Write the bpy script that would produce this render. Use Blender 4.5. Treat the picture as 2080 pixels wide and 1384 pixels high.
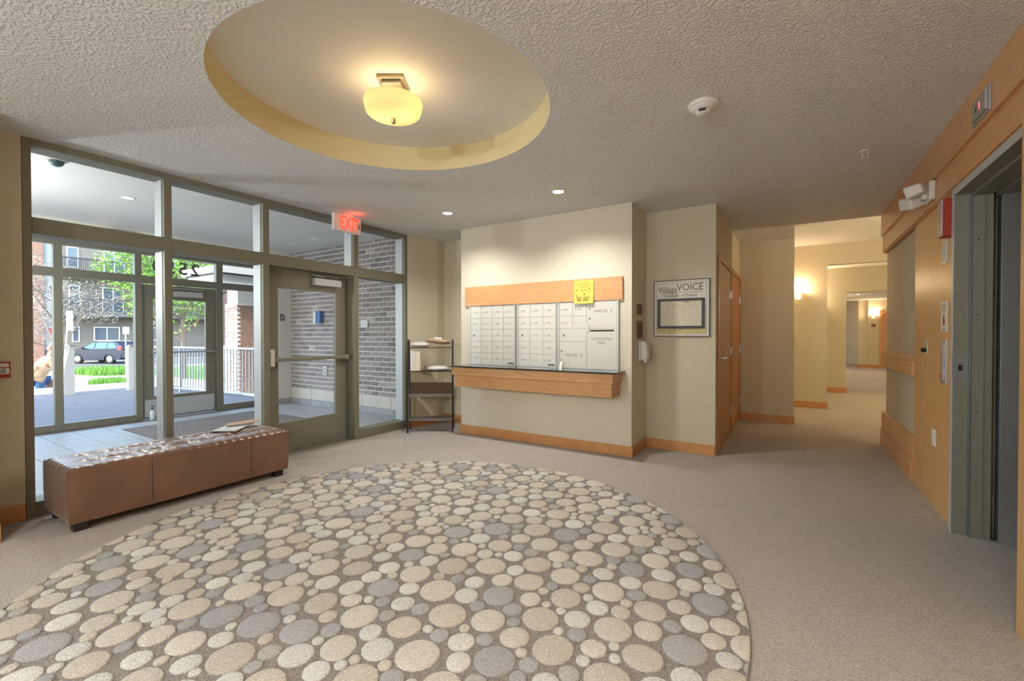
import bpy, bmesh, math, random
from mathutils import Vector, Matrix
R = math.radians
PI = math.pi
random.seed(7)
for o in list(bpy.data.objects):
    bpy.data.objects.remove(o, do_unlink=True)
SC = bpy.context.scene
C = SC.collection

# ------------------------------------------------------------------ camera
cam = bpy.data.objects.new('camera', bpy.data.cameras.new('camera'))
C.objects.link(cam)
cam.data.sensor_width = 36.0
cam.data.lens = 908.3 / 2080 * 36.0
cam.data.clip_end = 300
cam.data.clip_start = 0.02
_y, _p, _r = R(32.155), R(0.678), R(-0.06)
_fw = Vector((-math.sin(_y) * math.cos(_p), math.cos(_y) * math.cos(_p), -math.sin(_p)))
_rt = Vector((math.cos(_y), math.sin(_y), 0))
_up = _rt.cross(_fw)
_r2 = _rt * math.cos(_r) + _up * math.sin(_r)
_u2 = -_rt * math.sin(_r) + _up * math.cos(_r)
_m = Matrix((_r2, _u2, -_fw)).transposed().to_4x4()
_m.translation = Vector((0, 0, 1.33))
cam.matrix_world = _m
SC.camera = cam

# ------------------------------------------------------------------ sky, sun, exposure
SC.view_settings.view_transform = 'Standard'
SC.view_settings.look = 'None'
SC.view_settings.exposure = 0.98
SC.view_settings.gamma = 1.0
SC.view_settings.use_curve_mapping = False
try:
    SC.cycles.use_denoising = True
    SC.cycles.sample_clamp_indirect = 6.0
    SC.cycles.max_bounces = 10
    SC.cycles.diffuse_bounces = 6
    SC.cycles.transparent_max_bounces = 16
    SC.cycles.caustics_reflective = False
    SC.cycles.caustics_refractive = False
except Exception:
    pass
W = bpy.data.worlds.new('sky')
SC.world = W
W.use_nodes = True
nt = W.node_tree
nt.nodes.clear()
wo = nt.nodes.new('ShaderNodeOutputWorld')
bg = nt.nodes.new('ShaderNodeBackground')
sk = nt.nodes.new('ShaderNodeTexSky')
sk.sky_type = 'NISHITA'
sk.sun_disc = False
sk.sun_elevation = R(48)
sk.sun_rotation = R(160)
sk.air_density = 1.0
sk.dust_density = 2.0
bg.inputs['Strength'].default_value = 0.72
nt.links.new(sk.outputs[0], bg.inputs[0])
nt.links.new(bg.outputs[0], wo.inputs[0])
sd = bpy.data.lights.new('sun', 'SUN')
sd.energy = 1.15
sd.angle = R(0.6)
sd.color = (1.0, 0.95, 0.86)
sun = bpy.data.objects.new('sun', sd)
C.objects.link(sun)
sun.rotation_euler = Vector((-0.38, 0.72, -0.80)).to_track_quat('-Z', 'Y').to_euler()

P_LAMP = 1.8      # drum lamp in the ceiling recess (W)
P_DOWN = 50       # recessed downlights
P_SCON = 34       # corridor sconces added out of view
WARM = (1.0, 0.73, 0.44)
WARM2 = (1.0, 0.955, 0.89)

# ------------------------------------------------------------------ materials
def _nodes(name):
    m = bpy.data.materials.new(name)
    m.use_nodes = True
    n = m.node_tree.nodes
    return m, n, m.node_tree.links, n['Principled BSDF']

def mat(name, col, rough=0.6, metal=0.0, bump=0.0, scale=60, var=0.0, vscale=None, stretch=None,
        spec=None, emit=None, estr=0.0, objvar=0.0, detail=4, coat=0.0, coatr=0.15, dist=0.004, ramp=None):
    """procedural material: base colour with noise variation, noise bump, optional per-object variation"""
    m, n, l, b = _nodes(name)
    b.inputs['Base Color'].default_value = (*col, 1)
    b.inputs['Roughness'].default_value = rough
    b.inputs['Metallic'].default_value = metal
    if spec is not None:
        b.inputs['Specular IOR Level'].default_value = spec
    if coat:
        b.inputs['Coat Weight'].default_value = coat
        b.inputs['Coat Roughness'].default_value = coatr
    if emit:
        b.inputs['Emission Color'].default_value = (*emit, 1)
        b.inputs['Emission Strength'].default_value = estr
    tc = n.new('ShaderNodeTexCoord')
    mp = n.new('ShaderNodeMapping')
    l.new(tc.outputs['Object'], mp.inputs[0])
    if stretch:
        mp.inputs['Scale'].default_value = stretch
    src = None
    if var > 0:
        nz = n.new('ShaderNodeTexNoise')
        nz.inputs['Scale'].default_value = vscale or scale
        nz.inputs['Detail'].default_value = detail
        l.new(mp.outputs[0], nz.inputs['Vector'])
        mr = n.new('ShaderNodeMapRange')
        mr.inputs[1].default_value = 0.3
        mr.inputs[2].default_value = 0.7
        mr.inputs[3].default_value = 1 - var
        mr.inputs[4].default_value = 1 + var
        l.new(nz.outputs[0], mr.inputs[0])
        src = mr.outputs[0]
    if objvar > 0:
        oi = n.new('ShaderNodeObjectInfo')
        m2 = n.new('ShaderNodeMapRange')
        m2.inputs[3].default_value = 1 - objvar
        m2.inputs[4].default_value = 1 + objvar
        l.new(oi.outputs['Random'], m2.inputs[0])
        if src:
            mu = n.new('ShaderNodeMath')
            mu.operation = 'MULTIPLY'
            l.new(src, mu.inputs[0])
            l.new(m2.outputs[0], mu.inputs[1])
            src = mu.outputs[0]
        else:
            src = m2.outputs[0]
    if src:
        vm = n.new('ShaderNodeVectorMath')
        vm.operation = 'SCALE'
        vm.inputs[0].default_value = col
        l.new(src, vm.inputs['Scale'])
        l.new(vm.outputs[0], b.inputs['Base Color'])
    if bump > 0:
        nb = n.new('ShaderNodeTexNoise')
        nb.inputs['Scale'].default_value = scale
        nb.inputs['Detail'].default_value = detail
        l.new(mp.outputs[0], nb.inputs['Vector'])
        h = nb.outputs[0]
        if ramp:
            rr = n.new('ShaderNodeMapRange')
            rr.interpolation_type = 'SMOOTHSTEP'
            rr.inputs[1].default_value, rr.inputs[2].default_value = ramp
            l.new(h, rr.inputs[0])
            h = rr.outputs[0]
        bp = n.new('ShaderNodeBump')
        bp.inputs['Strength'].default_value = bump
        bp.inputs['Distance'].default_value = dist
        l.new(h, bp.inputs['Height'])
        l.new(bp.outputs[0], b.inputs['Normal'])
    return m

def glass_mat(name, tint=(0.96, 0.975, 0.97), refl=0.10):
    m = bpy.data.materials.new(name)
    m.use_nodes = True
    n, l = m.node_tree.nodes, m.node_tree.links
    n.clear()
    out = n.new('ShaderNodeOutputMaterial')
    tr = n.new('ShaderNodeBsdfTransparent')
    tr.inputs[0].default_value = (*tint, 1)
    gl = n.new('ShaderNodeBsdfGlossy')
    gl.inputs['Roughness'].default_value = 0.02
    fr = n.new('ShaderNodeFresnel')
    fr.inputs[0].default_value = 1.42
    mx = n.new('ShaderNodeMixShader')
    ge = n.new('ShaderNodeNewGeometry')
    sb = n.new('ShaderNodeMath')
    sb.operation = 'SUBTRACT'
    sb.inputs[0].default_value = 1.0
    l.new(ge.outputs['Backfacing'], sb.inputs[1])
    mu = n.new('ShaderNodeMath')
    mu.operation = 'MULTIPLY'
    l.new(fr.outputs[0], mu.inputs[0])
    l.new(sb.outputs[0], mu.inputs[1])
    l.new(mu.outputs[0], mx.inputs[0])
    l.new(tr.outputs[0], mx.inputs[1])
    l.new(gl.outputs[0], mx.inputs[2])
    l.new(mx.outputs[0], out.inputs[0])
    return m

def lamp_glass(name, col, estr):
    m, n, l, b = _nodes(name)
    b.inputs['Base Color'].default_value = (*col, 1)
    b.inputs['Roughness'].default_value = 0.35
    b.inputs['Emission Color'].default_value = (*col, 1)
    lw = n.new('ShaderNodeLayerWeight')
    lw.inputs[0].default_value = 0.35
    mr = n.new('ShaderNodeMapRange')
    mr.inputs[3].default_value = estr
    mr.inputs[4].default_value = estr * 0.7
    l.new(lw.outputs['Facing'], mr.inputs[0])
    l.new(mr.outputs[0], b.inputs['Emission Strength'])
    return m

def translucent_glass(name, col, estr):
    m = bpy.data.materials.new(name)
    m.use_nodes = True
    n, l = m.node_tree.nodes, m.node_tree.links
    n.clear()
    out = n.new('ShaderNodeOutputMaterial')
    tr = n.new('ShaderNodeBsdfTranslucent')
    tr.inputs[0].default_value = (*[c * 0.62 for c in col], 1)
    df = n.new('ShaderNodeBsdfDiffuse')
    df.inputs[0].default_value = (*[c * 0.7 for c in col], 1)
    mx = n.new('ShaderNodeMixShader')
    mx.inputs[0].default_value = 0.25
    em = n.new('ShaderNodeEmission')
    em.inputs[0].default_value = (*col, 1)
    em.inputs[1].default_value = estr
    ad = n.new('ShaderNodeAddShader')
    l.new(tr.outputs[0], mx.inputs[1])
    l.new(df.outputs[0], mx.inputs[2])
    l.new(mx.outputs[0], ad.inputs[0])
    l.new(em.outputs[0], ad.inputs[1])
    l.new(ad.outputs[0], out.inputs[0])
    return m

def brick_colours():
    cols = [(0.30, 0.265, 0.265), (0.34, 0.295, 0.29), (0.24, 0.215, 0.22), (0.37, 0.32, 0.30), (0.50, 0.46, 0.43)]
    return [mat('brick_clay', c, 0.85, bump=0.8, scale=45, var=0.22, vscale=30, objvar=0.15) for c in cols]

M = dict(
    wall=mat('wall_vinyl_cream', (0.585, 0.54, 0.405), 0.75, bump=0.35, scale=320, var=0.035, vscale=180, dist=0.001),
    wall_mail=mat('wall_paint_cream', (0.66, 0.62, 0.50), 0.8, bump=0.1, scale=200, dist=0.0008),
    ceil=mat('knockdown_ceiling', (0.80, 0.815, 0.83), 0.85, bump=1.0, scale=55, var=0.07, vscale=55, ramp=(0.42, 0.62), dist=0.007, detail=3),
    vplaster=mat('vestibule_plaster', (0.84, 0.85, 0.86), 0.8),
    smooth=mat('smooth_plaster', (0.78, 0.76, 0.70), 0.8, bump=0.05, scale=90),
    rim=mat('recess_rim_paint', (0.72, 0.62, 0.36), 0.75),
    carpet=mat('loop_carpet', (0.44, 0.405, 0.365), 0.95, bump=1.0, scale=130, var=0.30, vscale=170, dist=0.008, detail=3),
    rugbase=mat('rug_ground', (0.26, 0.235, 0.21), 0.95, bump=1.0, scale=150, var=0.45, vscale=190, dist=0.006, detail=2),
    wood=mat('maple_veneer', (0.62, 0.335, 0.145), 0.42, bump=0.05, scale=40, var=0.10, vscale=6, stretch=(1.2, 1.2, 9), coat=0.15),
    woodv=mat('maple_panel_vertical_grain', (0.60, 0.345, 0.14), 0.42, bump=0.03, scale=40, var=0.08, vscale=7, stretch=(9, 9, 0.9), coat=0.10, coatr=0.3),
    door=mat('stained_door_veneer', (0.42, 0.19, 0.055), 0.42, bump=0.03, scale=40, var=0.14, vscale=8, stretch=(9, 9, 0.9), coat=0.2),
    base=mat('maple_baseboard', (0.56, 0.27, 0.10), 0.45, bump=0.04, scale=40, var=0.10, vscale=10, coat=0.1),
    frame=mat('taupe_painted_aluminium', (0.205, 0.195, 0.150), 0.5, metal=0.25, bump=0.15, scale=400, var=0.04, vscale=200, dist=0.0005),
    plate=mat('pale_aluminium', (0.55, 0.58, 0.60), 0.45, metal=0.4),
    glass=glass_mat('clear_glass'),
    steel=mat('brushed_steel', (0.58, 0.59, 0.60), 0.38, metal=0.9, bump=0.1, scale=30, stretch=(1, 1, 60), dist=0.0006),
    chrome=mat('satin_chrome', (0.55, 0.55, 0.53), 0.3, metal=0.9),
    epaint=mat('elevator_frame_paint', (0.24, 0.225, 0.175), 0.45, metal=0.15),
    eblue=mat('daylit_blue_edge', (0.40, 0.46, 0.56), 0.25, metal=0.9),  # bluish window light put into the edge colour
    mbox=mat('mailbox_aluminium', (0.66, 0.65, 0.60), 0.5, metal=0.15, bump=0.05, scale=300),
    mframe=mat('mailbox_frame', (0.60, 0.62, 0.62), 0.4, metal=0.35),
    noteink=mat('olive_brown_ink', (0.22, 0.16, 0.02), 0.7),
    ink=mat('grey_ink', (0.16, 0.15, 0.14), 0.7),
    black=mat('black_enamel', (0.018, 0.018, 0.02), 0.35),
    granite=mat('black_granite', (0.018, 0.018, 0.018), 0.12, var=0.8, vscale=300, coat=0.5),
    white=mat('white_plastic', (0.72, 0.71, 0.67), 0.45),
    leather=mat('brown_leather', (0.165, 0.078, 0.038), 0.36, bump=0.15, scale=120, var=0.16, vscale=5, coat=1.0, coatr=0.32, dist=0.0012),
    darkwood=mat('espresso_wood', (0.02, 0.014, 0.012), 0.45),
    rustic=mat('rustic_dark_wood', (0.10, 0.042, 0.022), 0.5, var=0.5, vscale=25),
    shelfboard=mat('grey_brown_board', (0.17, 0.15, 0.14), 0.5, var=0.2, vscale=25),
    mortar=mat('pale_mortar', (0.84, 0.82, 0.81), 0.9, bump=0.6, scale=120),
    tile=mat('blue_grey_floor_tile', (0.36, 0.38, 0.39), 0.4, bump=0.1, scale=30, var=0.10, vscale=9, objvar=0.05, stretch=(1, 3, 1)),
    grout=mat('grey_grout', (0.16, 0.15, 0.15), 0.9),
    btile=mat('cream_wall_tile', (0.64, 0.60, 0.53), 0.5, var=0.05, vscale=8),
    vmat=mat('entrance_matting', (0.17, 0.145, 0.13), 0.95, bump=0.8, scale=220, var=0.25, vscale=220),
    kraft=mat('kraft_paper', (0.45, 0.30, 0.19), 0.7, bump=0.3, scale=12, var=0.06, vscale=10),
    poly=mat('white_poly_mailer', (0.66, 0.66, 0.63), 0.4, bump=0.3, scale=14),
    paper=mat('cream_paper', (0.74, 0.69, 0.55), 0.7),
    yellow=mat('yellow_paper', (0.66, 0.55, 0.10), 0.6),
    paleyellow=mat('pale_yellow_print', (0.60, 0.54, 0.24), 0.6),
    brownsign=mat('brown_sign_plastic', (0.19, 0.085, 0.05), 0.5),
    red=mat('red_enamel', (0.36, 0.03, 0.015), 0.4),
    exitred=mat('exit_letters', (1.0, 0.10, 0.06), 0.5, emit=(1.0, 0.055, 0.03), estr=0.8),
    led=mat('led_digit', (1.0, 0.05, 0.05), 0.5, emit=(1.0, 0.05, 0.07), estr=4.0),
    blue=mat('blue_plastic', (0.03, 0.13, 0.42), 0.4),
    amber=lamp_glass('amber_lamp_glass', (1.0, 0.62, 0.28), 1.6),
    drum=translucent_glass('alabaster_lamp_glass', (1.0, 0.85, 0.52), 0.14),
    downl=mat('downlight_lens', (1, 0.95, 0.8), 0.5, emit=(1.0, 0.93, 0.74), estr=4.0),
    nickel=mat('brushed_nickel', (0.45, 0.40, 0.30), 0.35, metal=0.85),
    concrete=mat('pale_concrete', (0.48, 0.47, 0.45), 0.9, bump=0.2, scale=40, var=0.06, vscale=3),
    paver=mat('terrace_paver', (0.15, 0.15, 0.165), 0.85, bump=0.2, scale=40, var=0.08, vscale=6),
    whitewall=mat('white_painted_wall', (0.72, 0.72, 0.70), 0.8),
    asphalt=mat('asphalt', (0.13, 0.125, 0.125), 0.95, var=0.15, vscale=20),
    lawn=mat('lawn_green', (0.10, 0.20, 0.04), 0.95, bump=1, scale=60, var=0.3, vscale=20),
    grassb=mat('grass_blades', (0.14, 0.32, 0.04), 0.7, objvar=0.1),
    leaf=mat('maple_leaf', (0.20, 0.38, 0.055), 0.5, var=0.3, vscale=3),
    bark=mat('tree_bark', (0.16, 0.12, 0.10), 0.9, bump=0.6, scale=40),
    twig=mat('pale_twig', (0.20, 0.17, 0.15), 0.9),
    bud=mat('white_buds', (0.50, 0.48, 0.38), 0.8),
    siding=mat('beige_siding', (0.20, 0.175, 0.14), 0.8),
    siding2=mat('pale_siding', (0.33, 0.33, 0.31), 0.8),
    bwing=mat('brown_render', (0.12, 0.085, 0.09), 0.85),
    fbrick=mat('far_brick', (0.30, 0.17, 0.12), 0.9, var=0.3, vscale=8, stretch=(1, 1, 3)),
    railm=mat('grey_railing', (0.50, 0.53, 0.55), 0.5, metal=0.2),
    darkrail=mat('dark_railing', (0.05, 0.05, 0.06), 0.5),
    wframe=mat('white_window_frame', (0.8, 0.8, 0.78), 0.5),
    wglass=mat('dark_window_glass', (0.10, 0.13, 0.16), 0.08, spec=0.8),
    carpaint=mat('dark_blue_car_paint', (0.008, 0.014, 0.035), 0.3, metal=0.1, coat=0.5),
    carglass=mat('car_window_glass', (0.05, 0.12, 0.14), 0.05, spec=0.9),
    tyre=mat('black_rubber', (0.015, 0.015, 0.015), 0.8),
    taill=mat('tail_light_red', (0.55, 0.06, 0.06), 0.3),
    jeans=mat('blue_denim', (0.06, 0.15, 0.34), 0.85),
    jacket=mat('tan_jacket', (0.48, 0.33, 0.21), 0.8),
    skin=mat('skin', (0.62, 0.38, 0.28), 0.6),
    hair=mat('grey_brown_hair', (0.25, 0.18, 0.14), 0.8),
    bottle=mat('clear_gel_bottle', (0.62, 0.70, 0.72), 0.15),
)
BR = brick_colours()
M['leather'].node_tree.nodes['Principled BSDF'].inputs['Sheen Weight'].default_value = 0.35
M['leather'].node_tree.nodes['Principled BSDF'].inputs['Sheen Roughness'].default_value = 0.35
PEB = [mat('pebble_pile', c, 0.95, bump=1.0, scale=140, var=0.20, vscale=150, objvar=0.07, dist=0.010, detail=3) for c in
       [(0.65, 0.61, 0.525), (0.59, 0.54, 0.455), (0.70, 0.69, 0.63), (0.67, 0.67, 0.64), (0.42, 0.42, 0.415), (0.46, 0.45, 0.425)]]

# ------------------------------------------------------------------ mesh helpers
def add_box(bm, x0, x1, y0, y1, z0, z1, mi=0):
    if x0 > x1: x0, x1 = x1, x0
    if y0 > y1: y0, y1 = y1, y0
    if z0 > z1: z0, z1 = z1, z0
    v = [bm.verts.new((x, y, z)) for z in (z0, z1) for y in (y0, y1) for x in (x0, x1)]
    for q in ((0, 2, 3, 1), (4, 5, 7, 6), (0, 1, 5, 4), (2, 6, 7, 3), (0, 4, 6, 2), (1, 3, 7, 5)):
        f = bm.faces.new([v[i] for i in q])
        f.material_index = mi
    return bm

def bx(x0, x1, y0, y1, z0, z1, bevel=0.0, seg=2):
    bm = bmesh.new()
    add_box(bm, x0, x1, y0, y1, z0, z1)
    if bevel:
        bmesh.ops.bevel(bm, geom=bm.edges[:], offset=bevel, segments=seg, affect='EDGES', profile=0.5)
    return bm

def add_prism(bm, pts, z0, z1):
    """pts: counter-clockwise outline in xy"""
    a = [bm.verts.new((p[0], p[1], z0)) for p in pts]
    b = [bm.verts.new((p[0], p[1], z1)) for p in pts]
    n = len(pts)
    bm.faces.new(a[::-1])
    bm.faces.new(b)
    for i in range(n):
        bm.faces.new((a[i], a[(i + 1) % n], b[(i + 1) % n], b[i]))
    return bm

def prism_axis(pts, a0, a1, axis):
    """outline pts in the two other axes, extruded along axis ('x': pts=(y,z); 'y': pts=(x,z))"""
    bm = bmesh.new()
    def mk(p, t):
        return (t, p[0], p[1]) if axis == 'x' else ((p[0], t, p[1]) if axis == 'y' else (p[0], p[1], t))
    a = [bm.verts.new(mk(p, a0)) for p in pts]
    b = [bm.verts.new(mk(p, a1)) for p in pts]
    n = len(pts)
    bm.faces.new(a[::-1])
    bm.faces.new(b)
    for i in range(n):
        bm.faces.new((a[i], a[(i + 1) % n], b[(i + 1) % n], b[i]))
    bmesh.ops.recalc_face_normals(bm, faces=bm.faces[:])
    return bm

def add_lathe(bm, prof, seg=24, c=(0, 0, 0), axis='z', cap=True):
    rings = []
    for r, h in prof:
        ring = []
        for i in range(seg):
            a = 2 * PI * i / seg
            p = (r * math.cos(a), r * math.sin(a), h)
            if axis == 'x': p = (h, r * math.cos(a), r * math.sin(a))
            if axis == 'y': p = (r * math.cos(a), h, r * math.sin(a))
            ring.append(bm.verts.new((p[0] + c[0], p[1] + c[1], p[2] + c[2])))
        rings.append(ring)
    for k in range(len(rings) - 1):
        for i in range(seg):
            bm.faces.new((rings[k][i], rings[k][(i + 1) % seg], rings[k + 1][(i + 1) % seg], rings[k + 1][i]))
    if cap:
        bm.faces.new(rings[0][::-1])
        bm.faces.new(rings[-1])
    bmesh.ops.recalc_face_normals(bm, faces=bm.faces[:])
    return bm

def lathe(prof, seg=24, c=(0, 0, 0), axis='z', cap=True):
    return add_lathe(bmesh.new(), prof, seg, c, axis, cap)

def add_tube(bm, pts, rad, seg=8):
    pts = [Vector(p) for p in pts]
    rads = rad if isinstance(rad, (list, tuple)) else [rad] * len(pts)
    rings = []
    for i, p in enumerate(pts):
        d = (pts[min(i + 1, len(pts) - 1)] - pts[max(i - 1, 0)]).normalized()
        ref = Vector((0, 0, 1)) if abs(d.z) < 0.9 else Vector((1, 0, 0))
        u = d.cross(ref).normalized()
        v = d.cross(u)
        rings.append([bm.verts.new(p + u * rads[i] * math.cos(2 * PI * k / seg) + v * rads[i] * math.sin(2 * PI * k / seg)) for k in range(seg)])
    for k in range(len(rings) - 1):
        for i in range(seg):
            bm.faces.new((rings[k][i], rings[k][(i + 1) % seg], rings[k + 1][(i + 1) % seg], rings[k + 1][i]))
    bm.faces.new(rings[0][::-1])
    bm.faces.new(rings[-1])
    return bm

def tube(pts, rad, seg=8):
    return add_tube(bmesh.new(), pts, rad, seg)

def finish(bm, name, smooth=False):
    me = bpy.data.meshes.new(name)
    bm.to_mesh(me)
    bm.free()
    if smooth:
        for p in me.polygons: p.use_smooth = True
        try: me.set_sharp_from_angle(angle=R(40))
        except Exception: pass
    return me

def obj(name, bm, m, parent=None, smooth=False, label=None, kind=None, local=False):
    """bm authored in world coordinates (or parent-local if local=True)"""
    me = finish(bm, name, smooth) if isinstance(bm, bmesh.types.BMesh) else bm
    if m is not None:
        for mm in (m if isinstance(m, (list, tuple)) else [m]):
            me.materials.append(mm)
    o = bpy.data.objects.new(name, me)
    C.objects.link(o)
    if parent is not None:
        if not local:
            root = parent
            off = Vector((0, 0, 0))
            mw = Matrix.Identity(4)
            chain = []
            while root is not None:
                chain.append(root)
                root = root.parent
            for q in reversed(chain):
                mw = mw @ (Matrix.Translation(q.location) @ q.rotation_euler.to_matrix().to_4x4())
            me.transform(mw.inverted())
        o.parent = parent
    else:
        xs = [v.co for v in me.vertices]
        if xs:
            lo = Vector((min(v.x for v in xs), min(v.y for v in xs), min(v.z for v in xs)))
            hi = Vector((max(v.x for v in xs), max(v.y for v in xs), max(v.z for v in xs)))
            base = Vector(((lo.x + hi.x) / 2, (lo.y + hi.y) / 2, lo.z))
            me.transform(Matrix.Translation(-base))
            o.location = base
    if label: o['label'] = label
    if kind: o['kind'] = kind
    return o

def thing(name, label, cat, loc=(0, 0, 0), rotz=0.0, group=None):
    o = bpy.data.objects.new(name, None)
    C.objects.link(o)
    o.location = loc
    o.rotation_euler = (0, 0, rotz)
    o['label'] = label
    o['category'] = cat
    if group: o['group'] = group
    return o

def tag(o, label, cat, group=None, kind=None):
    o['label'] = label
    o['category'] = cat
    if group: o['group'] = group
    if kind: o['kind'] = kind
    return o

def struct(name, bm, m, smooth=False, label=None):
    o = obj(name, bm, m, None, smooth)
    o['kind'] = 'structure'
    if label: o['label'] = label
    return o

def sroot(name, loc=(0, 0, 0), label=None):
    o = bpy.data.objects.new(name, None)
    C.objects.link(o)
    o.location = loc
    o['kind'] = 'structure'
    if label: o['label'] = label
    return o

def text_mesh(body, size, origin, right, up, extrude=0.001, align='CENTER', sx=1.0, bold=0.0, space=1.0):
    cu = bpy.data.curves.new('t', 'FONT')
    cu.body = body
    cu.size = size
    cu.extrude = extrude
    cu.align_x = align
    cu.align_y = 'CENTER'
    cu.resolution_u = 2
    cu.offset = bold
    cu.space_character = space
    t = bpy.data.objects.new('t', cu)
    C.objects.link(t)
    dg = bpy.context.evaluated_depsgraph_get()
    dg.update()
    me = bpy.data.meshes.new_from_object(t.evaluated_get(dg))
    bpy.data.objects.remove(t, do_unlink=True)
    r, u = Vector(right).normalized(), Vector(up).normalized()
    n = r.cross(u)
    mt = Matrix((r * sx, u, n)).transposed().to_4x4()
    mt.translation = Vector(origin)
    me.transform(mt)
    me.materials.clear()
    return me

def copy_tree(o, parent=None):
    c = o.copy()
    C.objects.link(c)
    c.parent = parent
    for ch in [k for k in o.children]:
        copy_tree(ch, c)
    return c

def light(name, loc, energy, col, kind='POINT', size=0.1, parent=None, spot=None, rot=None):
    ld = bpy.data.lights.new(name, kind)
    ld.energy = energy
    ld.color = col
    if kind == 'POINT': ld.shadow_soft_size = size
    if kind == 'SPOT':
        ld.shadow_soft_size = size
        ld.spot_size = spot or R(130)
        ld.spot_blend = 0.8
    if kind == 'AREA':
        ld.shape = 'DISK'
        ld.size = size
    o = bpy.data.objects.new(name, ld)
    C.objects.link(o)
    o.location = loc
    if rot: o.rotation_euler = rot
    if parent is not None:
        o.parent = parent
        o.location = Vector(loc) - parent.location
    return o

# ================================================================== SETTING
XW, YM, YP, XD, ZC, XE = -4.70, 4.80, 5.335, -0.719, 2.768, 0.925
RC = (-2.19, 2.05)   # centre of the ceiling recess
RR = 1.008
ZR = 2.965

struct('floor', bx(-4.89, 4.6, -2.6, 26, -0.12, 0.0), M['carpet'], label='grey beige loop carpet of the lobby and corridor')

# ceiling of the lobby with the round recess
def ceiling_mesh():
    bm = bmesh.new()
    n = 96
    s = 1.25
    inner, outer = [], []
    for i in range(n):
        a = 2 * PI * i / n
        c, sn = math.cos(a), math.sin(a)
        k = s / max(abs(c), abs(sn))
        inner.append((RC[0] + RR * c, RC[1] + RR * sn))
        outer.append((RC[0] + k * c, RC[1] + k * sn))
    for z, flip in ((ZC, False), (3.14, True)):
        vi = [bm.verts.new((*p, z)) for p in inner]
        vo = [bm.verts.new((*p, z)) for p in outer]
        for i in range(n):
            j = (i + 1) % n
            q = (vi[i], vi[j], vo[j], vo[i])
            bm.faces.new(q if not flip else q[::-1])
    x0, x1, y0, y1 = RC[0] - s, RC[0] + s, RC[1] - s, RC[1] + s
    X0, X1, Y0, Y1 = -4.9, 1.0, -2.6, 6.95
    add_box(bm, X0, x0, Y0, Y1, ZC, 3.14)
    add_box(bm, x1, X1, Y0, Y1, ZC, 3.14)
    add_box(bm, x0, x1, Y0, y0, ZC, 3.14)
    add_box(bm, x0, x1, y1, Y1, ZC, 3.14)
    add_box(bm, -4.9, 0.01, 6.95, 8.0, ZC, 3.14)
    return bm
ceil = struct('ceiling', ceiling_mesh(), M['ceil'], label='knockdown textured lobby ceiling around the round recess')
obj('recess_rim', lathe([(RR, ZC + 0.0005), (RR, ZR)], 96, (*RC, 0), cap=False), M['rim'], ceil, smooth=True, label='pale yellow rim of the round recess')
obj('recess_top', lathe([(0.001, ZR), (RR + 0.01, ZR), (RR + 0.01, ZR + 0.05), (0.001, ZR + 0.05)], 96, (*RC, 0)), M['smooth'], ceil, label='smooth plaster top of the round recess')

# upper storeys and outer mass of the building
struct('wall_upper_storeys', bx(-8.95, 6.5, -12, 27, 3.15, 11.6), M['siding'], label='upper storeys of the building above the lobby')

# left wall around the storefront
struct('wall_left', bx(-4.9, XW, 0.655, 0.855, 0, ZC), M['wall'], label='short cream wall left of the storefront')
struct('wall_left_return', bx(-4.9, -4.312, -0.2, 0.655, 0, ZC), M['wall'])
struct('wall_left_rear', bx(-4.9, -4.312, -2.6, -2.501, 0, ZC), M['wall'])
struct('wall_rear', bx(-4.9, 1.2, -2.75, -2.6, 0, ZC), M['wall'])
rw = sroot('fill_window', (-4.6, -1.3, 0), label='tall window added unseen on the left behind the viewer to let in daylight')  # made-up window out of view, brings extra daylight into the lobby
for a, b, c_, d_ in ((-2.50, -2.44, 0, ZC), (-0.26, -0.2, 0, ZC), (-1.38, -1.32, 0.1, 2.7), (-2.44, -0.26, 0, 0.1), (-2.44, -0.26, 2.7, ZC)):
    obj('mullion', bx(-4.45, -4.33, a, b, c_, d_), M['frame'], rw)
for a, b in ((-2.44, -1.38), (-1.32, -0.26)):
    obj('glass_pane', bx(-4.40, -4.39, a, b, 0.1, 2.7), M['glass'], rw)
struct('wall_corner', add_prism(bmesh.new(), [(-4.90, 4.652), (-4.70, 4.652), (-4.585, 5.17), (-4.60, 5.335), (-4.9, 5.335)], 0, ZC), M['wall'], label='cream wall between the storefront and the mail alcove')
struct('wall_back', bx(-4.9, XD, YP, YP + 0.15, 0, ZC), M['wall'], label='cream wall behind the mail wall with the framed calendar')
struct('wall_mail', bx(-3.836, -1.482, YM, YP - 0.001, 0, ZC), M['wall_mail'], label='projecting cream wall that holds the mailboxes')
struct('wall_closet', bx(XD - 0.15, XD, YP + 0.151, 7.853, 0, ZC), M['wall'], label='cream wall with the two wooden closet doors')
struct('wall_nook', bx(XD, 0.01, 7.854, 8.0, 0, ZC), M['wall'], label='brown shaded wall beyond the closet doors')
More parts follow.
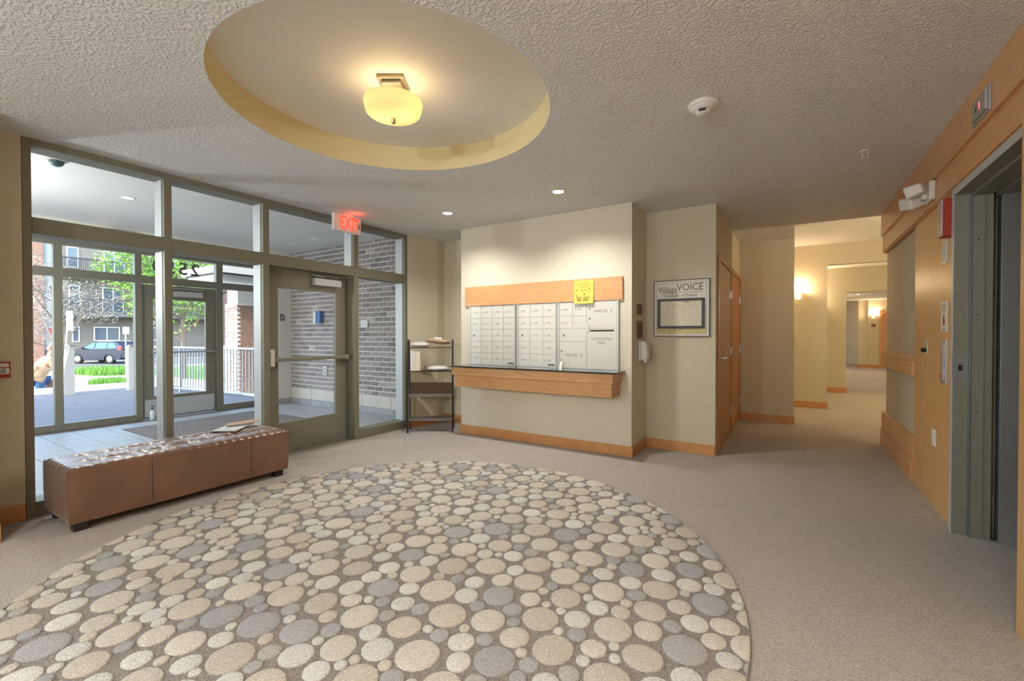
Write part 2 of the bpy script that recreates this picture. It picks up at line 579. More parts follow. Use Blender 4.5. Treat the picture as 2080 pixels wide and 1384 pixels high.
# elevator side
struct('wall_elevator', bx(0.94, 1.12, 4.15, 5.33, 0, ZC), M['wall'])
struct('wall_right', bx(0.955, 1.12, 5.331, 6.97, 0, ZC), M['wall'], label='cream wall with the wooden handrail beyond the elevator')
struct('wall_right_near', bx(0.94, 1.2, -2.6, 2.84, 0, ZC), M['wall'])
struct('wall_right_head', bx(0.94, 1.12, 2.841, 4.149, 2.32, ZC), M['wall'])
obj('wood_panel', bx(XE, 0.941, 4.146, 5.328, 0.0, 2.31), M['woodv'], bpy.data.objects['wall_elevator'], label='full height maple panel beside the elevator')
obj('wood_panel', bx(0.85, 0.942, -2.6, 2.874, 0.0, 2.305), M['woodv'], bpy.data.objects['wall_right_near'], label='near maple panel at the right edge')
t1 = struct('trim_1', bx(0.885, 0.943, -2.6, 6.90, 2.506, ZC - 0.001), M['wood'], label='upper maple fascia board under the ceiling')
t2 = struct('trim_2', bx(0.905, 0.944, -2.6, 6.93, 2.325, 2.505), M['wood'], label='lower maple fascia board above the elevator')
t3 = struct('trim_3', bx(0.912, 0.946, -2.6, 6.93, 2.308, 2.324), M['base'])
struct('trim_4', bx(0.905, 0.956, 5.335, 6.99, 0.955, 1.085, 0.004), M['wood'], label='wooden handrail board on the right wall')
struct('trim_5', bx(0.915, 0.956, 5.335, 6.99, 1.086, 1.14, 0.004), M['wood'])
struct('baseboard_right_lower', bx(0.905, 0.956, 5.335, 7.0, 0, 0.20), M['wood'], label='lower board of the tall wooden base')
struct('baseboard_right_upper', bx(0.917, 0.956, 5.335, 7.0, 0.203, 0.40, 0.003), M['wood'], label='upper board of the tall wooden base')

# baseboards
BH = 0.115
def baseb(side, x0, x1, y0, y1, h=BH):
    struct('baseboard_' + side, bx(x0, x1, y0, y1, 0, h, 0.003), M['base'])
baseb('left', -4.70, -4.685, 0.672, 0.852)
baseb('left_return', -4.312, -4.295, -0.2, 0.672)
baseb('corner', -4.312, -4.70, 0.656, 0.671)
baseb('mail_front', -3.850, -1.468, YM - 0.014, YM)
baseb('mail_right', -1.482, -1.468, YM, YP - 0.014)
baseb('mail_left', -3.850, -3.836, YM, YP - 0.014)
baseb('back', -1.482, XD, YP - 0.014, YP)
baseb('back_left', -4.60, -3.85, YP - 0.014, YP)
struct('baseboard_alcove', add_prism(bmesh.new(), [(-4.70, 4.655), (-4.687, 4.655), (-4.571, 5.168), (-4.585, 5.17)], 0, BH), M['base'])
baseb('nook', XD + 0.02, 0.024, 7.84, 7.854)
baseb('nook_end', 0.01, 0.024, 7.854, 8.0)

# ---- corridor beyond
def wall(name, *a, m='wall', label=None):
    return struct(name, bx(*a), M[m], label=label)
wall('wall_sconce', -3.0, 0.515, 9.80, 9.95, 0, 2.96, label='corridor wall with the amber sconce')
wall('wall_sconce_head', 0.515, 2.4, 9.80, 9.95, 2.585, 2.96)
wall('wall_sconce_right', 2.4, 3.6, 9.80, 9.95, 0, 2.96)
wall('wall_crossing_left', -3.15, -3.0, 8.0, 9.95, 0, 2.96)
wall('wall_crossing_behind', -3.15, XD - 0.001, 7.86, 8.0, 0, ZC)
wall('wall_crossing_right', 3.6, 3.75, 6.97, 9.95, 0, 2.96)
wall('wall_crossing_front', 1.121, 3.75, 6.82, 6.97, 0, 2.96)
struct('ceiling_crossing', bx(-3.15, 3.75, 6.951, 9.95, 2.96, 3.14), M['ceil'])
wall('wall_second', -1.0, 1.02, 12.65, 12.8, 0, 2.86)
wall('wall_second_head', 1.02, 2.7, 12.65, 12.8, 2.30, 2.86)
wall('wall_second_right', 2.7, 4.2, 12.65, 12.8, 0, 2.86)
wall('wall_second_side', -1.15, -1.0, 9.95, 12.8, 0, 2.86)
wall('wall_second_far_side', 3.6, 3.75, 9.95, 12.65, 0, 2.86)
struct('ceiling_second', bx(-1.15, 4.2, 9.951, 12.8, 2.86, 3.14), M['ceil'])
struct('ceiling_far', bx(0.2, 4.5, 12.801, 26, 2.74, 3.14), M['ceil'])
struct('wall_far', add_prism(bmesh.new(), [(1.2, 26), (1.30, 25.7), (2.26, 23.04), (2.55, 23.0), (2.56, 22.93), (2.92, 22.91), (4.5, 22.91), (4.5, 26)], 0, 2.75), M['wall'], label='angled cream wall at the far end of the corridor')
struct('baseboard_far', add_prism(bmesh.new(), [(1.29, 25.7), (2.25, 23.02), (2.55, 22.98), (2.56, 22.915), (2.90, 22.895), (2.90, 22.91), (2.56, 22.93), (2.55, 23.0), (2.26, 23.04), (1.30, 25.72)], 0, 0.13), M['base'])
wall('wall_far_left', 0.05, 0.2, 12.8, 26, 0, 2.75)
wall('wall_far_right', 4.5, 4.6, 12.8, 23, 0, 2.75)
baseb('sconce', -3.0, 0.528, 9.786, 9.80)
baseb('sconce_end', 0.515, 0.528, 9.80, 9.95)
baseb('second', -1.0, 1.035, 12.636, 12.65, 0.125)
baseb('second_end', 1.02, 1.035, 12.65, 12.8, 0.125)
fd = sroot('door_6', (3.1, 22.9, 0), label='wooden door frame at the far end of the corridor')
obj('door_casing', bx(2.90, 3.0, 22.86, 22.91, 0, 2.28), M['wood'], fd)
obj('door_casing', bx(3.0, 4.0, 22.86, 22.91, 2.18, 2.28), M['wood'], fd)
obj('door_panel', bx(3.0, 3.95, 22.89, 22.91, 0, 2.18), M['wood'], fd)

# ---- vestibule
struct('floor_vestibule', bx(-8.72, -4.89, 0.1, 5.2, -0.12, -0.006), M['grout'], label='tiled vestibule floor')
fv = bpy.data.objects['floor_vestibule']
tp = 0.322
tile_me = finish(bx(-tp / 2 + 0.003, tp / 2 - 0.003, -tp / 2 + 0.003, tp / 2 - 0.003, -0.01, 0.0, 0.0015, 1), 'floor_tile')
tile_me.materials.append(M['tile'])
MATX = (-8.02, -6.35); MATY = (2.40, 4.29)
for i in range(12):
    for j in range(16):
        x = -4.89 - tp / 2 - i * tp
        y = 5.2 - tp / 2 - j * tp
        if x - tp / 2 > -8.75 and y > 0.9:
            if MATX[0] + 0.16 < x < MATX[1] - 0.16 and MATY[0] + 0.16 < y < MATY[1] - 0.16:
                continue
            o = bpy.data.objects.new('floor_tile', tile_me)
            C.objects.link(o)
            o.parent = fv
            o.location = Vector((x, y, 0)) - fv.location
struct('ceiling_vestibule', bx(-8.72, -4.9, 0.1, 5.35, 2.95, 3.14), M['vplaster'], label='smooth white vestibule ceiling')
struct('wall_vestibule_left', bx(-8.72, -4.9, 0.0, 0.1, 0, 3.14), M['smooth'])
struct('floor_side_terrace', bx(-8.719, -4.91, -12, -0.001, -0.3, -0.02), M['concrete'])
struct('wall_lobby_head', bx(-4.9, -4.89, 0.1, 4.66, ZC, 2.95), M['smooth'])
struct('wall_vestibule_front', bx(-8.70, -8.45, 4.70, 5.2, 0, 2.95), M['smooth'], label='cream vestibule wall beside the outer door')
struct('wall_header_front', bx(-8.72, -8.58, 0.1, 4.70, 2.66, 2.95), M['smooth'])
bw = struct('wall_brick', bx(-8.72, -4.9, 5.2, 5.33, 0.0, 2.95), M['mortar'], label='grey brown brick wall of the vestibule')
# bricks laid one by one
BL, BHH = 0.205, 0.0839
bricks = []
nrow = 0
z = 0.305
while z < 2.94:
    off = (nrow % 2) * BL / 2
    x = -4.905 - off
    if off:
        bricks.append((-4.905 - off / 2, z, off - 0.010))
    while x > -8.46:
        bricks.append((x - BL / 2, z, BL - 0.010))
        x -= BL
    z += BHH
    nrow += 1
def brick_mesh(w, m, sd):
    rn = random.Random(sd)
    bm = bx(-w / 2, w / 2, -0.003, 0.004, 0, BHH - 0.017)
    bmesh.ops.bevel(bm, geom=bm.edges[:], offset=0.0035, segments=1, affect='EDGES')
    for v in bm.verts:
        v.co.x += rn.uniform(-0.003, 0.003)
        v.co.z += rn.uniform(-0.0025, 0.0025)
    me = finish(bm, 'brick')
    me.materials.append(m)
    return me
rb = random.Random(3)
bvars = {}
for k, m in enumerate(BR):
    for s in range(3):
        bvars[(k, s, 0)] = brick_mesh(BL - 0.016, m, k * 7 + s)
        bvars[(k, s, 1)] = brick_mesh(BL / 2 - 0.016, m, k * 9 + s + 50)
bricks.sort(key=lambda b: -b[0])
rest = [bmesh.new() for _ in BR]
for i, (x, z, w) in enumerate(bricks):
    k = rb.choices(range(5), (4, 5, 3, 2.4, 0.5))[0]
    if i < 300:
        o = bpy.data.objects.new('brick', bvars[(k, rb.randrange(3), 0 if w > 0.15 else 1)])
        C.objects.link(o)
        o.parent = bw
        o.location = Vector((x, 5.196, z)) - bw.location
    else:
        add_box(rest[k], max(x - w / 2 + 0.003, -8.45), x + w / 2 - 0.004, 5.193, 5.2, z, z + BHH - 0.017)
rall = bmesh.new()
for k, b in enumerate(rest):
    for f in b.faces: f.material_index = k
    tmp = bpy.data.meshes.new('x'); b.to_mesh(tmp); b.free(); rall.from_mesh(tmp)
obj('brick_courses', rall, BR, bw, kind='stuff')
for k in range(5):
    x1 = -4.91 - k * 0.72
    obj('wall_tile', bx(max(x1 - 0.712, -8.44), x1, 5.186, 5.2, 0.105, 0.295, 0.002), M['btile'], bw)
for k in range(11):
    x1 = -4.91 - k * tp
    obj('base_tile', bx(max(x1 - tp + 0.005, -8.44), x1, 5.184, 5.2, 0.0, 0.10, 0.002), M['tile'], bw)
wf = bpy.data.objects['wall_vestibule_front']
obj('base_tile', bx(-8.45, -8.436, 4.705, 5.184, 0, 0.10, 0.002), M['tile'], wf)
vm = obj('entrance_mat', bx(MATX[0], MATX[1], MATY[0], MATY[1], 0.0, 0.008), M['vmat'])
tag(vm, 'dark brown entrance mat laid in the vestibule tiles', 'mat')

# ---- inner storefront
XB = -4.89
sf = sroot('window_1', (-4.78, 2.7, 0), label='taupe metal framed glass storefront of the lobby')
def fr(x0, x1, y0, y1, z0, z1, nm='mullion', par=sf, m='frame'):
    return obj(nm, bx(x0, x1, y0, y1, z0, z1, 0.002, 1), M[m], par)
V1 = [(0.857, 0.905), (1.717, 1.775), (2.585, 2.651), (3.730, 3.797), (4.600, 4.651)]
fr(XB, XW, V1[0][0], V1[0][1], 0, ZC - 0.002, 'mullion')
fr(XB, XW, V1[1][0], V1[1][1], 0, 2.715, 'mullion')
fr(XB, XW, V1[2][0], V1[2][1], 0, 2.715, 'mullion')
fr(XB, XW, V1[3][0], V1[3][1], 0, 2.715, 'mullion')
fr(XB, XW, V1[4][0], V1[4][1], 0, ZC - 0.002, 'mullion')
fr(XB, XW, 0.905, 4.600, 2.716, ZC - 0.002, 'head_rail')
bays = [(0.905, 1.717), (1.775, 2.585), (2.651, 3.730), (3.797, 4.600)]
for i, (a, b) in enumerate(bays):
    fr(XB, XW, a + .0005, b - .0005, 2.078, 2.197, 'transom_bar')
    obj('glass_pane', bx(-4.742, -4.734, a, b, 2.197, 2.716), M['glass'], sf)
    if i != 2:
        fr(XB, XW, a + .0005, b - .0005, 0, 0.108, 'sill_rail')
        obj('glass_pane', bx(-4.742, -4.734, a, b, 0.108, 2.078), M['glass'], sf)
# thin strips on the frame's outer half, daylight painted into their pale colour
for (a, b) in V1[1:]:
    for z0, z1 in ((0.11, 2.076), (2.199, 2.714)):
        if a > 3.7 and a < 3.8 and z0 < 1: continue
        obj('mullion_reveal', bx(-4.886, -4.748, a - 0.004, a, z0, z1), M['plate'], sf, label='outer side of the mullion with daylight painted pale')
# ---- inner door
XDf = -4.840
dr = sroot('door_1', (-4.86, 3.19, 0), label='taupe glazed lobby door with push bar')
obj('door_stile', bx(XDf - 0.044, XDf, 2.655, 2.822, 0.012, 2.07, 0.002, 1), M['frame'], dr)
obj('door_stile', bx(XDf - 0.044, XDf, 3.560, 3.722, 0.012, 2.07, 0.002, 1), M['frame'], dr)
obj('top_rail', bx(XDf - 0.044, XDf, 2.823, 3.559, 1.862, 2.07, 0.002, 1), M['frame'], dr)
obj('bottom_rail', bx(XDf - 0.044, XDf, 2.823, 3.559, 0.012, 0.352, 0.002, 1), M['frame'], dr)
obj('kick_plate', bx(XDf, XDf + 0.003, 2.70, 3.64, 0.03, 0.315), M['frame'], dr, label='flat metal kick plate')
obj('glass_pane', bx(XDf - 0.026, XDf - 0.018, 2.822, 3.560, 0.352, 1.862), M['glass'], dr)
bar = obj('push_bar', bx(-4.795, -4.762, 2.74, 3.66, 1.040, 1.082, 0.006), M['frame'], dr, label='horizontal metal push bar')
obj('bar_end', bx(-4.84, -4.765, 3.655, 3.70, 1.03, 1.09, 0.004), M['chrome'], bar)
obj('latch_box', bx(-4.84, -4.755, 2.685, 2.735, 0.99, 1.175, 0.006), M['white'], bar, label='pale grey latch box')
cl = obj('door_closer', bx(XDf, -4.775, 3.235, 3.60, 1.925, 2.010, 0.004), M['plate'], dr, label='light grey closer box')
obj('closer_arm', tube([(-4.79, 3.20, 2.045), (-4.78, 3.55, 2.04)], 0.009, 6), M['chrome'], cl)
obj('closer_arm', tube([(-4.80, 3.40, 2.015), (-4.79, 3.20, 2.045)], 0.008, 6), M['chrome'], cl)
obj('threshold', bx(-4.89, -4.70, 2.652, 3.729, 0.0, 0.014, 0.002), M['chrome'], dr)

# ---- outer storefront
XO = -8.60
XOB = -8.70
so = sroot('window_2', (-8.65, 2.7, 0), label='outer glass storefront of the vestibule')
def fo(y0, y1, z0, z1, nm='mullion'):
    return obj(nm, bx(XOB, XO, y0, y1, z0, z1, 0.002, 1), M['frame'], so)
for a, b, z1 in ((0.1, 0.93, 2.66), (1.855, 1.945, 2.66), (2.755, 2.84, 2.66), (3.905, 4.01, 2.66), (4.62, 4.70, 2.66)):
    fo(a, b, 0, z1)
ob = [(0.93, 1.855), (1.945, 2.755), (2.84, 3.905), (4.01, 4.62)]
for i, (a, b) in enumerate(ob):
    fo(a + .0005, b - .0005, 2.155, 2.27, 'transom_bar')
    fo(a + .0005, b - .0005, 2.60, 2.66, 'head_rail')
    obj('glass_pane', bx(-8.655, -8.647, a, b, 2.27, 2.60), M['glass'], so)
    if i != 2:
        fo(a + .0005, b - .0005, 0, 0.10, 'sill_rail')
        obj('glass_pane', bx(-8.655, -8.647, a, b, 0.10, 2.155), M['glass'], so)
for k_, dg_ in enumerate('2550'):
    obj('street_number', text_mesh(dg_, 0.285, (-8.662, 3.602 - k_ * 0.180, 2.435), (0, -1, 0), (0, 0, 1), 0.001, bold=0.006), M['shelfboard'], so, label='digit of the street number on the glass, read from outside')
dro = sroot('door_2', (-8.66, 3.37, 0), label='outer glazed entrance door')
obj('door_stile', bx(-8.68, -8.636, 2.845, 2.995, 0.012, 2.14, 0.002, 1), M['frame'], dro)
obj('door_stile', bx(-8.68, -8.636, 3.745, 3.90, 0.012, 2.14, 0.002, 1), M['frame'], dro)
obj('top_rail', bx(-8.68, -8.636, 2.996, 3.744, 1.915, 2.14, 0.002, 1), M['frame'], dro)
obj('bottom_rail', bx(-8.68, -8.636, 2.996, 3.744, 0.012, 0.36, 0.002, 1), M['frame'], dro)
obj('kick_plate', bx(-8.636, -8.632, 2.87, 3.87, 0.03, 0.31), M['plate'], dro, label='pale kick plate')
obj('glass_pane', bx(-8.662, -8.654, 2.995, 3.745, 0.36, 1.915), M['glass'], dro)
obj('push_bar', tube([(-8.58, 2.92, 1.06), (-8.58, 3.86, 1.06)], 0.014, 8), M['chrome'], dro)
obj('door_closer', bx(-8.636, -8.57, 3.27, 3.68, 1.97, 2.06, 0.004), M['plate'], dro)
obj('closer_arm', tube([(-8.58, 3.2, 2.10), (-8.58, 3.7, 2.10)], 0.01, 6), M['chrome'], dro)

# ---- closet doors
def closet(n, y0, y1, lab):
    d = sroot('door_%d' % n, (XD + 0.02, (y0 + y1) / 2, 0), label=lab)
    cw = 0.065
    obj('door_casing', bx(XD, XD + 0.022, y0, y0 + cw, 0, 2.235), M['door'], d)
    obj('door_casing', bx(XD, XD + 0.022, y1 - cw, y1, 0, 2.235), M['door'], d)
    obj('door_casing', bx(XD, XD + 0.022, y0 + cw, y1 - cw, 2.17, 2.235), M['door'], d)
    obj('door_panel', bx(XD, XD + 0.012, y0 + cw + 0.004, y1 - cw - 0.004, 0.012, 2.166), M['door'], d)
    hy = y0 + cw + 0.09
    h = obj('door_handle', lathe([(0.030, 0), (0.030, 0.008), (0.012, 0.010), (0.012, 0.055)], 16, (XD + 0.012, hy, 1.065), 'x'), M['chrome'], d, smooth=True)
    obj('lever', tube([(XD + 0.062, hy, 1.065), (XD + 0.064, hy + 0.12, 1.065)], 0.010, 8), M['chrome'], h)
    for zz in (0.32, 1.12, 1.86):
        obj('hinge', bx(XD + 0.012, XD + 0.030, y1 - cw - 0.022, y1 - cw + 0.016, zz - 0.055, zz + 0.055, 0.003), M['chrome'], d)
closet(3, 5.46, 6.68, 'stained wooden closet door nearer the framed calendar')
closet(4, 6.69, 7.84, 'stained wooden closet door farther down the nook')

# ---- elevator entrance
el = sroot('door_5', (1.2, 3.5, 0), label='elevator entrance with painted steel frame')
obj('frame_jamb', bx(0.905, 0.98, 4.10, 4.145, 0, 2.305, 0.001, 1), M['epaint'], el)
obj('frame_face', bx(0.902, 0.905, 4.10, 4.145, 0, 2.305), M['plate'], el, label='front face of the frame with window light painted pale')  # paler than the jamb: light from the windows put into the colour
obj('frame_face', bx(0.902, 0.905, 2.875, 4.10, 2.258, 2.305), M['plate'], el, label='front face of the frame with window light painted pale')
obj('frame_head', bx(0.905, 0.98, 2.875, 4.10, 2.258, 2.305, 0.001, 1), M['epaint'], el)
obj('frame_edge', bx(0.98, 0.985, 4.066, 4.10, 0, 2.255), M['eblue'], el, label='frame edge strip with blue daylight painted into its colour')
obj('inner_jamb', bx(0.985, 1.045, 4.070, 4.145, 0, 2.30), M['epaint'], el)
obj('inner_jamb', bx(1.046, 1.085, 4.078, 4.145, 0, 2.30), M['epaint'], el)
obj('inner_head', bx(0.981, 1.10, 2.875, 4.066, 2.235, 2.30), M['epaint'], el)
obj('panel_edge', bx(1.108, 1.112, 4.045, 4.10, 0, 2.22), M['eblue'], el, label='frame edge strip with blue daylight painted into its colour')
obj('return_panel', bx(1.113, 1.75, 4.045, 4.10, 0, 2.22, 0.001, 1), M['steel'], el, label='brushed steel side panel')
obj('return_panel', bx(1.12, 1.75, 2.80, 2.86, 0, 2.22, 0.001, 1), M['steel'], el)
obj('door_leaf', bx(1.75, 1.79, 3.471, 4.10, 0, 2.22, 0.001, 1), M['steel'], el)
obj('door_leaf', bx(1.75, 1.79, 2.80, 3.469, 0, 2.22, 0.001, 1), M['steel'], el)
obj('inner_ceiling', bx(1.101, 1.80, 2.80, 4.15, 2.221, 2.32), M['epaint'], el)
for zz in (0.33, 0.83, 1.46, 1.95):
    obj('screw', lathe([(0.005, 0.0), (0.004, -0.002)], 8, (1.015, 4.070, zz), 'y'), M['black'], el)
sp = obj('strike_plate', bx(0.900, 0.972, 4.0985, 4.1015, 1.03, 1.20, 0.001), M['chrome'], el, label='chrome strike plate with a dark hole')
obj('strike_hole', bx(0.930, 0.952, 4.097, 4.099, 1.09, 1.13), M['black'], sp)
struct('wall_shaft', bx(1.8, 1.95, 2.7, 4.3, 0, 3.0), M['wall'])
struct('wall_shaft_side', bx(1.121, 1.95, 4.151, 4.25, 0, 3.0), M['wall'])
struct('wall_shaft_near', bx(1.201, 1.95, 2.65, 2.79, 0, 3.0), M['wall'])

# ================================================================== OBJECTS
# ---- ceiling lamp in the recess
lp = thing('ceiling_lamp', 'alabaster drum lamp glowing in the round ceiling recess', 'lamp', (RC[0], RC[1], ZR))
cx, cy = RC
obj('canopy', bx(-0.085, 0.085, -0.085, 0.085, -0.022, 0, 0.003), M['nickel'], lp, label='square brushed nickel canopy', local=True).rotation_euler = (0, 0, R(32))
obj('canopy_step', bx(-0.062, 0.062, -0.062, 0.062, -0.045, -0.022, 0.003), M['nickel'], lp, local=True).rotation_euler = (0, 0, R(32))
obj('glass_shade', lathe([(0.183, -0.128), (0.186, -0.140), (0.181, -0.165), (0.176, -0.185), (0.171, -0.200), (0.158, -0.212), (0.115, -0.226), (0.006, -0.236), (0.006, -0.233), (0.115, -0.223), (0.155, -0.208), (0.167, -0.197), (0.172, -0.184), (0.177, -0.164), (0.181, -0.141), (0.178, -0.128), (0.183, -0.128)], 48, (cx, cy, ZR), cap=False), M['drum'], lp, smooth=True)
obj('stem', lathe([(0.006, -0.045), (0.006, -0.238)], 12, (cx, cy, ZR)), M['nickel'], lp, smooth=True)
obj('finial', lathe([(0.015, -0.237), (0.015, -0.262), (0.010, -0.268)], 16, (cx, cy, ZR)), M['nickel'], lp, smooth=True)
for k in range(2):
    a = k * PI + 0.4
    light('lamp_bulb', (cx + 0.07 * math.cos(a), cy + 0.07 * math.sin(a), ZR - 0.165), P_LAMP / 2, WARM, size=0.03, parent=lp)

# ---- downlights
def downlight(x, y, z, label, group=None, e=P_DOWN, r=0.075, sp=150, col=WARM2):
    d = thing('downlight', label, 'light', (x, y, z), 0, group)
    obj('trim_ring', lathe([(r * 0.72, -0.001), (r * 0.75, -0.006), (r, -0.004), (r + 0.004, 0.0)], 32, (x, y, z), cap=False), M['white'], d, smooth=True)
    obj('lens', lathe([(r * 0.74, -0.0015), (r * 0.7, -0.004), (0.002, -0.005)], 32, (x, y, z)), M['downl'], d)
    if e: light('bulb', (x, y, z - 0.03), e, col, 'SPOT', 0.05, d, spot=R(sp))
    return d
downlight(-3.449, 4.064, ZC, 'recessed downlight over the black shelf corner')
downlight(-1.996, 4.047, ZC, 'recessed downlight in front of the mailboxes')
downlight(-6.62, 2.06, 2.95, 'recessed downlight in the vestibule ceiling', e=60)
downlight(-6.62, 0.75, 2.95, 'hidden fill downlight added at the left end of the vestibule', e=60)  # unseen lamp added to brighten the vestibule
for x, y, lab in ((-3.2, -1.2, 'left'), (-1.4, -1.2, 'middle'), (0.1, 0.6, 'right')):  # unseen lamps added to fill the lobby with light
    downlight(x, y, ZC, lab + ' fill downlight of the three added in the lobby ceiling behind the viewer', sp=105, e=75)

# ---- sconces
def sconce(loc, face, label, e=None, col=None):
    """face: +1 if the wall faces +Y, -1 if it faces -Y"""
    s = thing('wall_sconce', label, 'sconce', loc, {-1: 0, 1: PI, 2: PI / 2}[face])
    obj('back_plate', bx(-0.03, 0.03, -0.012, 0.0, -0.06, 0.06, 0.004), M['nickel'], s, local=True)
    obj('arm', tube([(0, -0.01, -0.04), (0, -0.08, -0.07), (0, -0.085, -0.035)], 0.008, 8), M['nickel'], s, local=True)
    bm = lathe([(0.02, -0.075), (0.045, -0.06), (0.052, -0.02), (0.060, 0.04), (0.082, 0.085), (0.075, 0.083), (0.052, 0.04), (0.044, -0.02), (0.02, -0.062)], 28, (0, -0.085, 0))
    obj('glass_shade', bm, M['amber'], s, smooth=True, local=True)
    b = light('bulb', (0, 0, 0), e or P_SCON, col or WARM, size=0.04)
    b.parent = s
    b.location = (0, -0.085, 0.13)
    return s
sconce((0.07, 9.80, 2.05), -1, 'amber glass sconce on the first corridor wall, half hidden by the wall edge', 9)
sconce((2.72, 22.93, 2.06), -1, 'small lit glass sconce at the far end of the corridor', 16)
sconce((0.2, 20.0, 2.05), 2, 'amber fill sconce added on the hidden left wall of the far corridor', 70)  # unseen sconce added to brighten the far corridor
for x_, lab, e_ in ((-3.2, 'left', 45), (-1.7, 'middle', 75), (-0.2, 'right', 75)):  # added out of view to lift the lobby ceiling
    sconce((x_, -2.6, 2.0), 1, lab + ' fill sconce of the three added on the lobby wall behind the viewer', e_, (0.90, 0.95, 1.0))
sconce((-6.7, 0.1, 1.9), 1, 'fill sconce added on the hidden left wall of the vestibule', 70, (0.93, 0.97, 1.0))  # unseen sconce added to light the vestibule ceiling
sconce((2.1, 6.97, 2.05), 1, 'unseen amber fill sconce added on the crossing wall behind the elevator', 45)  # this and the next three are unseen, added for corridor light
sconce((-1.6, 9.80, 2.05), -1, 'amber fill sconce added in the hidden left part of the crossing', 45)
sconce((0.2, 12.65, 2.05), -1, 'amber fill sconce added in the hidden middle part of the corridor')
sconce((3.3, 12.65, 2.05), -1, 'amber fill sconce added in the hidden right part of the corridor')
for (x, y, z, lab) in ((1.9, 15.5, 2.74, 'nearer unseen fill downlight added in the far corridor ceiling'), (1.9, 19.5, 2.74, 'farther unseen fill downlight added in the far corridor ceiling'), (2.9, 11.3, 2.86, 'unseen fill downlight added between the two corridor openings')):
    downlight(x, y, z, lab, e=60, col=WARM)  # lamps added out of view to brighten the corridor
ns = obj('name_plate', bx(2.66, 2.80, 22.90, 22.925, 1.66, 1.76, 0.002), M['brownsign'])
tag(ns, 'small brown sign under the far corridor sconce', 'sign')

# ---- smoke detector, sprinklers
sm = thing('smoke_detector', 'round white smoke detector on the lobby ceiling', 'detector', (-0.48, 3.01, ZC))
obj('base_ring', lathe([(0.092, 0), (0.094, -0.012), (0.088, -0.020)], 36, (-0.48, 3.01, ZC)), M['white'], sm, smooth=True)
obj('dome', lathe([(0.082, -0.020), (0.070, -0.034), (0.045, -0.044), (0.040, -0.060), (0.030, -0.066)], 36, (-0.48, 3.01, ZC)), M['white'], sm, smooth=True)
obj('vent_slot', bx(-0.50, -0.46, 2.955, 2.963, ZC - 0.058, ZC - 0.046), M['black'], sm)
def sprinkler(x, y, label):
    s = thing('sprinkler_head', label, 'sprinkler', (x, y, ZC))
    obj('escutcheon', lathe([(0.036, 0), (0.034, -0.006), (0.012, -0.008)], 20, (x, y, ZC)), M['white'], s, smooth=True)
    obj('frame_arms', tube([(x - 0.016, y, ZC - 0.005), (x - 0.019, y, ZC - 0.035), (x, y, ZC - 0.055), (x + 0.019, y, ZC - 0.035), (x + 0.016, y, ZC - 0.005)], 0.0045, 6), M['white'], s)
    obj('deflector', lathe([(0.028, -0.056), (0.028, -0.060)], 16, (x, y, ZC)), M['white'], s)
sprinkler(0.468, 4.44, 'sprinkler head on the ceiling near the elevator fascia')
sprinkler(-2.79, 4.455, 'sprinkler head on the ceiling above the mail wall')

# ---- exit sign
ex = thing('exit_sign', 'white exit sign with glowing red letters over the storefront', 'sign', (-4.5, 3.48, ZC))
obj('housing', bx(-4.53, -4.49, 3.285, 3.668, 2.555, 2.755, 0.004), M['white'], ex)
obj('mount', bx(-4.53, -4.49, 3.42, 3.56, 2.753, ZC), M['white'], ex)
obj('letters', text_mesh('EXIT', 0.215, (-4.489, 3.500, 2.655), (0, 1, 0), (0, 0, 1), 0.002, sx=0.62, bold=0.004), M['exitred'], ex, label='glowing red letters')
obj('arrow_knockout', bx(-4.489, -4.487, 3.625, 3.645, 2.62, 2.68), M['ink'], ex)
light('sign_glow', (-4.38, 3.50, 2.735), 0.35, (1.0, 0.06, 0.03), size=0.04, parent=ex)

# ---- mail wall: fascia, mailboxes, counter
wb = obj('wood_band', bx(-3.752, -1.578, 4.775, 4.799, 1.718, 1.974, 0.002, 1), M['wood'])
tag(wb, 'long maple board mounted above the mailboxes', 'panel')

def door_number(n):
    return str(n)
COLS1 = [-3.665, -3.490, -3.316, -3.140, -2.970]
COLS2 = [-2.918, -2.745, -2.568, -2.398]
COLS3 = [-2.350, -2.172, -1.998]
ROWS = [1.706, 1.552, 1.404, 1.252, 1.100, 0.952]
YF = 4.786
def unit(x0, x1, label):
    u = thing('mailbox_unit', label, 'mailbox', ((x0 + x1) / 2, 4.799, 0.94), 0, 'aluminium mailbox units in the mail wall')
    obj('cabinet', bx(x0, x1, YF + 0.004, 4.799, 0.940, 1.716), M['mframe'], u)
    for a, b in ((x0 - 0.004, x0 + 0.012), (x1 - 0.012, x1 + 0.004)):
        obj('side_frame', bx(a, b, YF - 0.012, YF + 0.004, 0.940, 1.716, 0.002), M['mframe'], u)
    obj('bottom_frame', bx(x0 + 0.0125, x1 - 0.0125, YF - 0.008, YF + 0.004, 0.940, 0.951, 0.002), M['mframe'], u)
    return u
